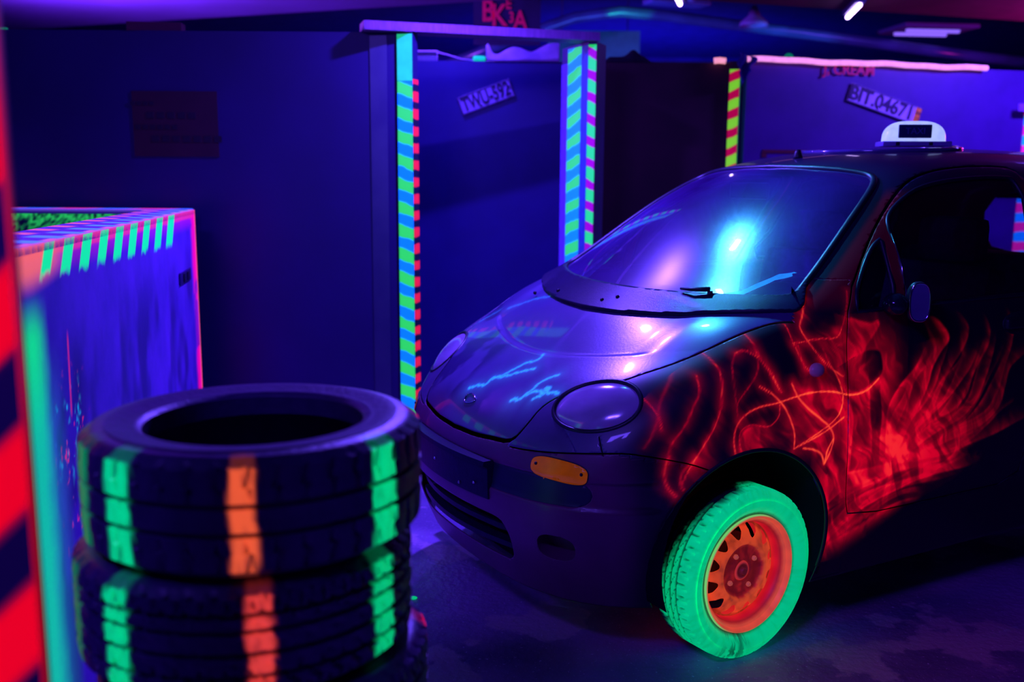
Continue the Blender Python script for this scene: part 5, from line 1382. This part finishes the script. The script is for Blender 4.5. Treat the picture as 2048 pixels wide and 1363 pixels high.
q = on_surface(RF, [(-.815, .0)])[0]; b2 = bmesh.new(); revolve(b2, [(.001, .032), (.009, .030), (.014, .02), (.018, .004), (.019, -.004), (.001, -.004)], 20)
ae = bobj('aerial_base', b2, M_plastic, CAR, smooth=True); ae.location = q
for pts in ([(.03, .44), (-.02, .50)], ):
    pass
for u in ((.10, -.38), (.085, -.24), (.098, .06), (.07, .11)):
    b2 = bmesh.new(); q = on_surface(RF, [u], .014)[0]; bmesh.ops.create_uvsphere(b2, u_segments=10, v_segments=6, radius=.007, matrix=Matrix.Translation(q))
    bobj('washer_nozzle', b2, M_plastic, CAR, smooth=True)
q = on_surface(RF, [(-.06, .42)], .018)[0]; b2 = bmesh.new()
tube(b2, [q + Vector((0, 0, -.01)), q + Vector((0, 0, .004))], .009, 12); tube(b2, [q + Vector((0, 0, .010)), q + Vector((.03, -.05, .006)), q + Vector((.035, -.10, .004))], [.008, .006, .004], 8)
bobj('wiper_pivot', b2, M_plastic, CAR, smooth=True)

# interior: seats, dashboard, steering wheel, headlining
M_seat = surf('seat_cloth', (.03, .02, .10), .9, col2=(.02, .014, .07), scale=40)
for y in (.34, -.34):
    b2 = bmesh.new(); box(b2, (-.88, y, .50), (.5, .48, .14), 0, .04); st = bobj('seat', b2, M_seat, CAR, smooth=True, auto=40)
    b2 = bmesh.new(); vs = box(b2, (0, 0, 0), (.12, .46, .58), 0, .045); bk = bobj('backrest', b2, M_seat, st, smooth=True, auto=40); bk.location = (-1.20, y, .83); bk.rotation_euler = (0, -.22, 0)
    b2 = bmesh.new(); box(b2, (-1.29, y, 1.20), (.09, .26, .17), 0, .035); bobj('headrest', b2, M_seat, st, smooth=True, auto=40)
b2 = bmesh.new(); box(b2, (-1.95, 0, .50), (.5, 1.2, .16), 0, .04); st = bobj('rear_bench', b2, M_seat, CAR, smooth=True, auto=40)
b2 = bmesh.new(); box(b2, (-2.2, 0, .80), (.14, 1.2, .6), 0, .05); bobj('backrest', b2, M_seat, st, smooth=True, auto=40)
b2 = bmesh.new(); n = 16; ring = []
for i in range(n + 1):
    y = -.62 + 1.24 * i / n; f = 1 - (abs(y) / .62) ** 2
    ring.append([b2.verts.new(p) for p in ((-.20 + .14 * f, y, .985), (-.36, y, .99), (-.46, y, .95), (-.48, y, .78), (-.42, y, .62), (-.20, y, .62))])
for i in range(n):
    for k in range(6): b2.faces.new((ring[i][k], ring[i + 1][k], ring[i + 1][(k + 1) % 6], ring[i][(k + 1) % 6]))
b2.faces.new(ring[0][::-1]); b2.faces.new(ring[-1]); bmesh.ops.recalc_face_normals(b2, faces=b2.faces)
dsh_ = bobj('dashboard', b2, surf('dash_plastic', (.03, .02, .09), .7), CAR, smooth=True, auto=35)
b2 = bmesh.new(); bmesh.ops.create_uvsphere(b2, u_segments=24, v_segments=14, radius=1)
for v in b2.verts: v.co = Vector((-.43 + v.co.x * .085, .36 + v.co.y * .17, .985 + v.co.z * .095))
bobj('instrument_hood', b2, M_plastic, dsh_, smooth=True)
b2 = bmesh.new(); g_ = []
rb_ = [(-.30, .08, 1.0), (-.325, .16, 1.012), (-.33, .25, 1.03), (-.335, .33, 1.066), (-.36, .40, 1.102), (-.40, .43, 1.112)]
xy_ = smooth_path([p[:2] for p in rb_], False, 4); zz_ = np.interp(np.linspace(0, 1, 21), np.linspace(0, 1, 6), [p[2] for p in rb_])
for i in range(21):
    t = i / 20; ln = Vector((xy_[i][0], xy_[i][1], zz_[i])); wd_ = .010 + .022 * sin(pi * t) * (1 - .4 * t)
    g_.append([b2.verts.new(ln + Vector((-.75, .15, .5)) * wd_ * k_ + Vector((.01, 0, .008)) * (1 - k_ * k_)) for k_ in (-1, -.5, 0, .5, 1)])
for i in range(20):
    for k_ in range(4): b2.faces.new((g_[i][k_], g_[i + 1][k_], g_[i + 1][k_ + 1], g_[i][k_ + 1]))
o = bobj('cyan_streak_strip', b2, fluor('cyan_streak_glow', (.02, .50, .85), 1.3), CAR, smooth=True)  # made-up glowing strip that gives the cyan streak behind the windscreen
b2 = bmesh.new(); c0 = Vector((-.60, .34, .92)); ax = Vector((-.88, 0, .47)).normalized(); a1 = Vector((0, 1, 0)); a2 = ax.cross(a1)
tube(b2, [c0 + a1 * .18 * cos(t) + a2 * .18 * sin(t) for t in np.linspace(0, 2 * pi, 33)[:-1]], .014, 8, closed=True)
for t in (pi * .5 + 2.1, pi * .5 - 2.1, -pi / 2): tube(b2, [c0 - ax * .02, c0 + a1 * .17 * cos(t) + a2 * .17 * sin(t)], .014, 6)
tube(b2, [c0 - ax * .01, c0 - ax * .25], .03, 8); bobj('steering_wheel', b2, M_plastic, CAR, smooth=True)
b2 = bmesh.new(); box(b2, (-.58, 0, 1.375), (.02, .2, .06), 0, .01); bobj('rear_view_mirror', b2, M_plastic, CAR)

# ---- wheels
M_wt = painted('wheel_tyre_rubber', (.03, .02, .08), (.02, .014, .06), .5, .60, scale=30, bump=.12, bscale=120)
M_rim = painted('wheel_rim_steel', (.06, .03, .10), (.04, .02, .07), .45, .50, scale=20, bump=.08, bscale=90)
def wheel_tyre(parent, green):
    b = tyre_mesh(bf=.70, R=.260, rb=.168, hw=.078, nseg=264, grooves=(-.030, -.0, .030), gd=.006, sipe=6, block=True)
    me = bpy.data.meshes.new('tyre'); b.normal_update(); b.to_mesh(me); b.free()
    co = coords(me); a = np.arctan2(co[:, 1], co[:, 0]); h = co[:, 2]; r = np.hypot(co[:, 0], co[:, 1]); n = len(co)
    P = rgba((0, 0, 0), np.zeros(n)); T = rgba((0, 0, 0), np.zeros(n))
    if green:
        nz = fbm(a * 30 + 9, h * 60 + 4); nb = fbm(np.cos(a) * 6 + 9, np.sin(a) * 6 + 3)
        da = (a + 1.15 + pi) % (2 * pi) - pi; ed = -.048 + .06 * (nb - .45) + .085 * np.exp(-(da / .75) ** 2)
        cov = sstep(ed - .02, ed + .03, h) * (r > .165) * (h > -.07)
        cov = np.maximum(cov, (h > .06) * (r > .17) * 1.0)
        cov *= .80 + .20 * sstep(.3, .5, nz)
        gro = (r < .258) & (np.abs(h) < .062) ; cov = np.where(gro, cov * .15, cov)
        # worn dark patch near the ground
        bot = sstep(.42, .0, np.abs((a - pi / 2 + .28 + pi) % (2 * pi) - pi)); cov *= 1 - bot * sstep(.42, .6, fbm(a * 20, h * 50 + r * 60)) * .8
        P = over(P, (.0, .80, .30), cov)
        P = over(P, (.0, .10, .03), .75 * cov * sstep(.190, .180, r) * 0)
    set_attr(me, 'paint', P); set_attr(me, 'tint', T)
    o = link('tyre', me, M_wt, parent); me.set_sharp_from_angle(angle=radians(38)); o.rotation_euler = (-pi / 2, 0, 0)
    return o
def wheel(name, loc, rz, orange, flip):
    r = bpy.data.objects.new('wheel', None); COL.objects.link(r); r.parent = CAR; r.location = loc; r.rotation_euler = (0, 0, rz + (pi if flip else 0))
    wheel_tyre(r, orange)
    # rim: barrel with rolled flange (h outward +)
    prof = [(.178, .056), (.181, .060), (.180, .066), (.176, .068), (.1715, .064), (.168, .050), (.160, .046), (.157, .030), (.152, .0), (.151, -.04), (.160, -.055), (.175, -.060), (.175, -.066), (.165, -.062), (.148, -.05), (.147, .0), (.152, .030), (.155, .042), (.163, .050)]
    b = bmesh.new(); revolve(b, [(x, y) for x, y in prof], 96, 'Y')
    bmesh.ops.recalc_face_normals(b, faces=b.faces)
    me = bpy.data.meshes.new('rim'); b.to_mesh(me); b.free()
    def pr(me, disc=False):
        co = coords(me); rr = np.hypot(co[:, 0], co[:, 2]); a = np.arctan2(co[:, 2], co[:, 0]); n = len(co); P = rgba((0, 0, 0), np.zeros(n)); T = rgba((0, 0, 0), np.zeros(n))
        if orange:
            nz = fbm(np.cos(a) * rr * 60 + 20, np.sin(a) * rr * 60 + 20); n2 = fbm(np.cos(a) * rr * 22 + 5, np.sin(a) * rr * 22 + 9)
            cov = np.ones(n) * (.75 + .25 * sstep(.3, .5, nz)) * (1 - .80 * sstep(.165, .158, rr) * sstep(.146, .152, rr)) * (1 - .35 * sstep(.48, .7, n2))  # cover drops in the well gutter: recess shade put into the paint
            P = over(P, (1.0, .10, .03), cov)
            if disc:
                hub = sstep(.088, .074, rr + .014 * (n2 - .5)); keep = sstep(.55, .75, n2) * .5 + .22
                P[:, 3] *= 1 - hub * (1 - keep); P[:, 1] *= np.where(hub > .5, .3, 1)
                gut_shade = sstep(.134, .142, rr) * sstep(.155, .148, rr); P[:, 3] *= 1 - .55 * gut_shade  # shade of the gutter round the disc, painted in
                T = over(T, (.05, .01, .05), hub)
            else:
                P = over(P, (1.0, .13, .09), sstep(.156, .162, rr) * .5)
                P = over(P, (.25, .85, .25), sstep(.1765, .1785, rr) * sstep(-.2, .3, np.cos(a - .5)) * .9 * (co[:, 1] > .05))
                P = over(P, (.9, .0, .03), sstep(.158, .152, rr) * .7)
        set_attr(me, 'paint', P); set_attr(me, 'tint', T)
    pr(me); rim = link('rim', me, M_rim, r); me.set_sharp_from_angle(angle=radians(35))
    # disc with vents
    dp = [(.153, .006), (.150, .010), (.146, .012), (.140, .016), (.133, .024), (.126, .031), (.118, .034), (.110, .036), (.102, .039), (.095, .042), (.090, .043), (.086, .041), (.082, .035), (.078, .031), (.070, .029), (.060, .029), (.050, .030), (.042, .032), (.036, .034), (.033, .034), (.031, .028), (.030, .020)]
    b = bmesh.new(); NS = 144; rings = []
    for i in range(NS):
        t = 2 * pi * i / NS; rings.append([b.verts.new((R_ * cos(t), h_, R_ * sin(t))) for R_, h_ in dp])
    for i in range(NS):
        A, B = rings[i], rings[(i + 1) % NS]
        for k in range(len(dp) - 1): b.faces.new((A[k], A[k + 1], B[k + 1], B[k]))
    bmesh.ops.recalc_face_normals(b, faces=b.faces)
    if sum(f.normal.y for f in b.faces) < 0: bmesh.ops.reverse_faces(b, faces=b.faces)
    F = Frame((0, 0, 0), (-1, 0, 0), (0, 0, 1))
    if orange:
        for k in range(12):
            t0 = 2 * pi * (k + .4) / 12
            sh = smooth_path([(.104, 0), (.110, .010), (.132, .0215), (.142, .019), (.145, 0), (.142, -.019), (.132, -.0215), (.110, -.010)], True, 2)
            P = [(R_ * cos(t0) - t_ * sin(t0), R_ * sin(t0) + t_ * cos(t0)) for R_, t_ in sh]
            cut(b, F, P, True, 0, None)
            b.normal_update()
            bmesh.ops.delete(b, geom=[f for f in b.faces if inside(F.p(f.calc_center_median()), P)], context='FACES')
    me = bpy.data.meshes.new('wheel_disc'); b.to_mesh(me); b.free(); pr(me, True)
    dsc = link('wheel_disc', me, M_rim, r); md = dsc.modifiers.new('t', 'SOLIDIFY'); md.thickness = .003; md.offset = -1
    # hub, cap nut and four wheel bolts
    b = bmesh.new(); revolve(b, [(.030, -.02), (.030, .030), (.027, .034), (.020, .034), (.018, .030), (.001, .030), (.001, -.02)], 40, 'Y'); bmesh.ops.recalc_face_normals(b, faces=b.faces)
    revolve(b, [(.011, .028), (.011, .040), (.009, .043), (.001, .043), (.001, .028)], 12, 'Y'); bmesh.ops.recalc_face_normals(b, faces=b.faces)
    me = bpy.data.meshes.new('hub'); b.to_mesh(me); b.free(); n = len(me.vertices); set_attr(me, 'paint', rgba((.9, .05, .06), np.where(np.abs(np.hypot(coords(me)[:, 0], coords(me)[:, 2]) - .026) < .005, .75, .12) if orange else np.zeros(n))); set_attr(me, 'tint', rgba((.08, .02, .07), np.full(n, .9)))
    link('hub', me, M_rim, r, smooth=True); me.set_sharp_from_angle(angle=radians(35))
    for k in range(4):
        t = pi / 4 + pi / 2 * k + .25; b = bmesh.new(); revolve(b, [(.0078, .024), (.0078, .036), (.006, .039), (.001, .039), (.001, .024)], 6, 'Y'); bmesh.ops.recalc_face_normals(b, faces=b.faces)
        me = bpy.data.meshes.new('wheel_bolt'); b.to_mesh(me); b.free(); n = len(me.vertices)
        set_attr(me, 'paint', rgba((1.0, .16, .12), np.full(n, .55 if orange else 0))); set_attr(me, 'tint', np.zeros((n, 4)))
        q = link('wheel_bolt', me, M_rim, r, smooth=False); q.location = (.057 * cos(t), 0, .057 * sin(t))
    # brake drum behind
    b = bmesh.new(); revolve(b, [(.001, -.05), (.10, -.05), (.105, -.045), (.105, -.005), (.09, .004), (.001, .004)], 40, 'Y'); bmesh.ops.recalc_face_normals(b, faces=b.faces)
    me = bpy.data.meshes.new('brake_drum'); b.to_mesh(me); b.free(); link('brake_drum', me, M_dark, r)
    return r
wheel('wheel', (0, .645, .262), .0728, True, False)
wheel('wheel', (0, -.645, .262), .0728, False, True)
wheel('wheel', (-2.34, .64, .262), 0, False, False)
wheel('wheel', (-2.34, -.64, .262), 0, False, True)

# ---- taxi sign on the roof
TX_ = (1.585, 3.98)
ci_, si_ = cos(-3.6492), sin(-3.6492)
dx, dy = TX_[0] - .363, TX_[1] - 3.385
lx, ly = ci_ * dx - si_ * dy, si_ * dx + ci_ * dy
hz = BV.ray_cast(Vector((lx, ly, 2)), Vector((0, 0, -1)))[0]
rz_ = radians(-6)
TS = empty('taxi_sign', (TX_[0], TX_[1], hz.z + .006), rz_, 'white dome taxi sign with a dark window standing on the car roof', 'sign')
b = bmesh.new(); bmesh.ops.create_uvsphere(b, u_segments=48, v_segments=28, radius=1)
bmesh.ops.delete(b, geom=[v for v in b.verts if v.co.z < -.02], context='VERTS')
for v in b.verts:
    x, y, z = v.co; q = lambda t, p: math.copysign(abs(t) ** p, t)
    zz = max(0, z); v.co = Vector((q(x, .5) * (.120 - .024 * q(zz, 1.2)), q(y, .7) * (.055 - .015 * zz), .020 + q(zz, .50) * .080))
bobj('dome', b, fluor('milky_plastic', (.42, .52, 1.0), 1.0, .3), TS, smooth=True)
b = bmesh.new(); box(b, (0, 0, .010), (.262, .125, .020), 0, .005); bobj('base', b, surf('lilac_plastic', (.35, .22, .8), .35), TS)
b = bmesh.new(); box(b, (-.01, -.0535, .058), (.125, .012, .052), 0, .004); wi = bobj('window_panel', b, surf('dark_window', (.02, .03, .16), .15), TS)
text_mesh('lettering', 'TAXI', .034, surf('thin_letters', (.12, .14, .5), .4), TS, (-.01, -.0605, .058), (pi / 2, 0, 0), .0008)
b = bmesh.new(); box(b, (-.075, -.062, .010), (.014, .006, .014)); box(b, (.05, -.062, .010), (.014, .006, .012)); bobj('clip', b, M_dark, TS)
bm.free()
# flecks of paint on the floor
random.seed(9)
for k in range(9):
    x = .75 + random.random() * .5; y = 2.25 + random.random() * .35
    b = bmesh.new(); bmesh.ops.create_icosphere(b, subdivisions=1, radius=.0035 + .002 * random.random()); bmesh.ops.scale(b, vec=(1.5, 1, .3), verts=b.verts)
    o = bobj('paint_fleck', b, M_red); o.location = (x, y, .001)
    tag(o, 'tiny red paint fleck on the floor in front of the green tyre', 'fleck', 'red flecks on the floor')
b = bmesh.new(); bmesh.ops.create_icosphere(b, subdivisions=2, radius=.012); bmesh.ops.scale(b, vec=(1.2, 1, .4), verts=b.verts)
o = bobj('glow_fleck', b, M_green); o.location = (-.33, 3.16, .004); tag(o, 'small glowing green fleck on the floor between tyre stack and bumper', 'fleck')
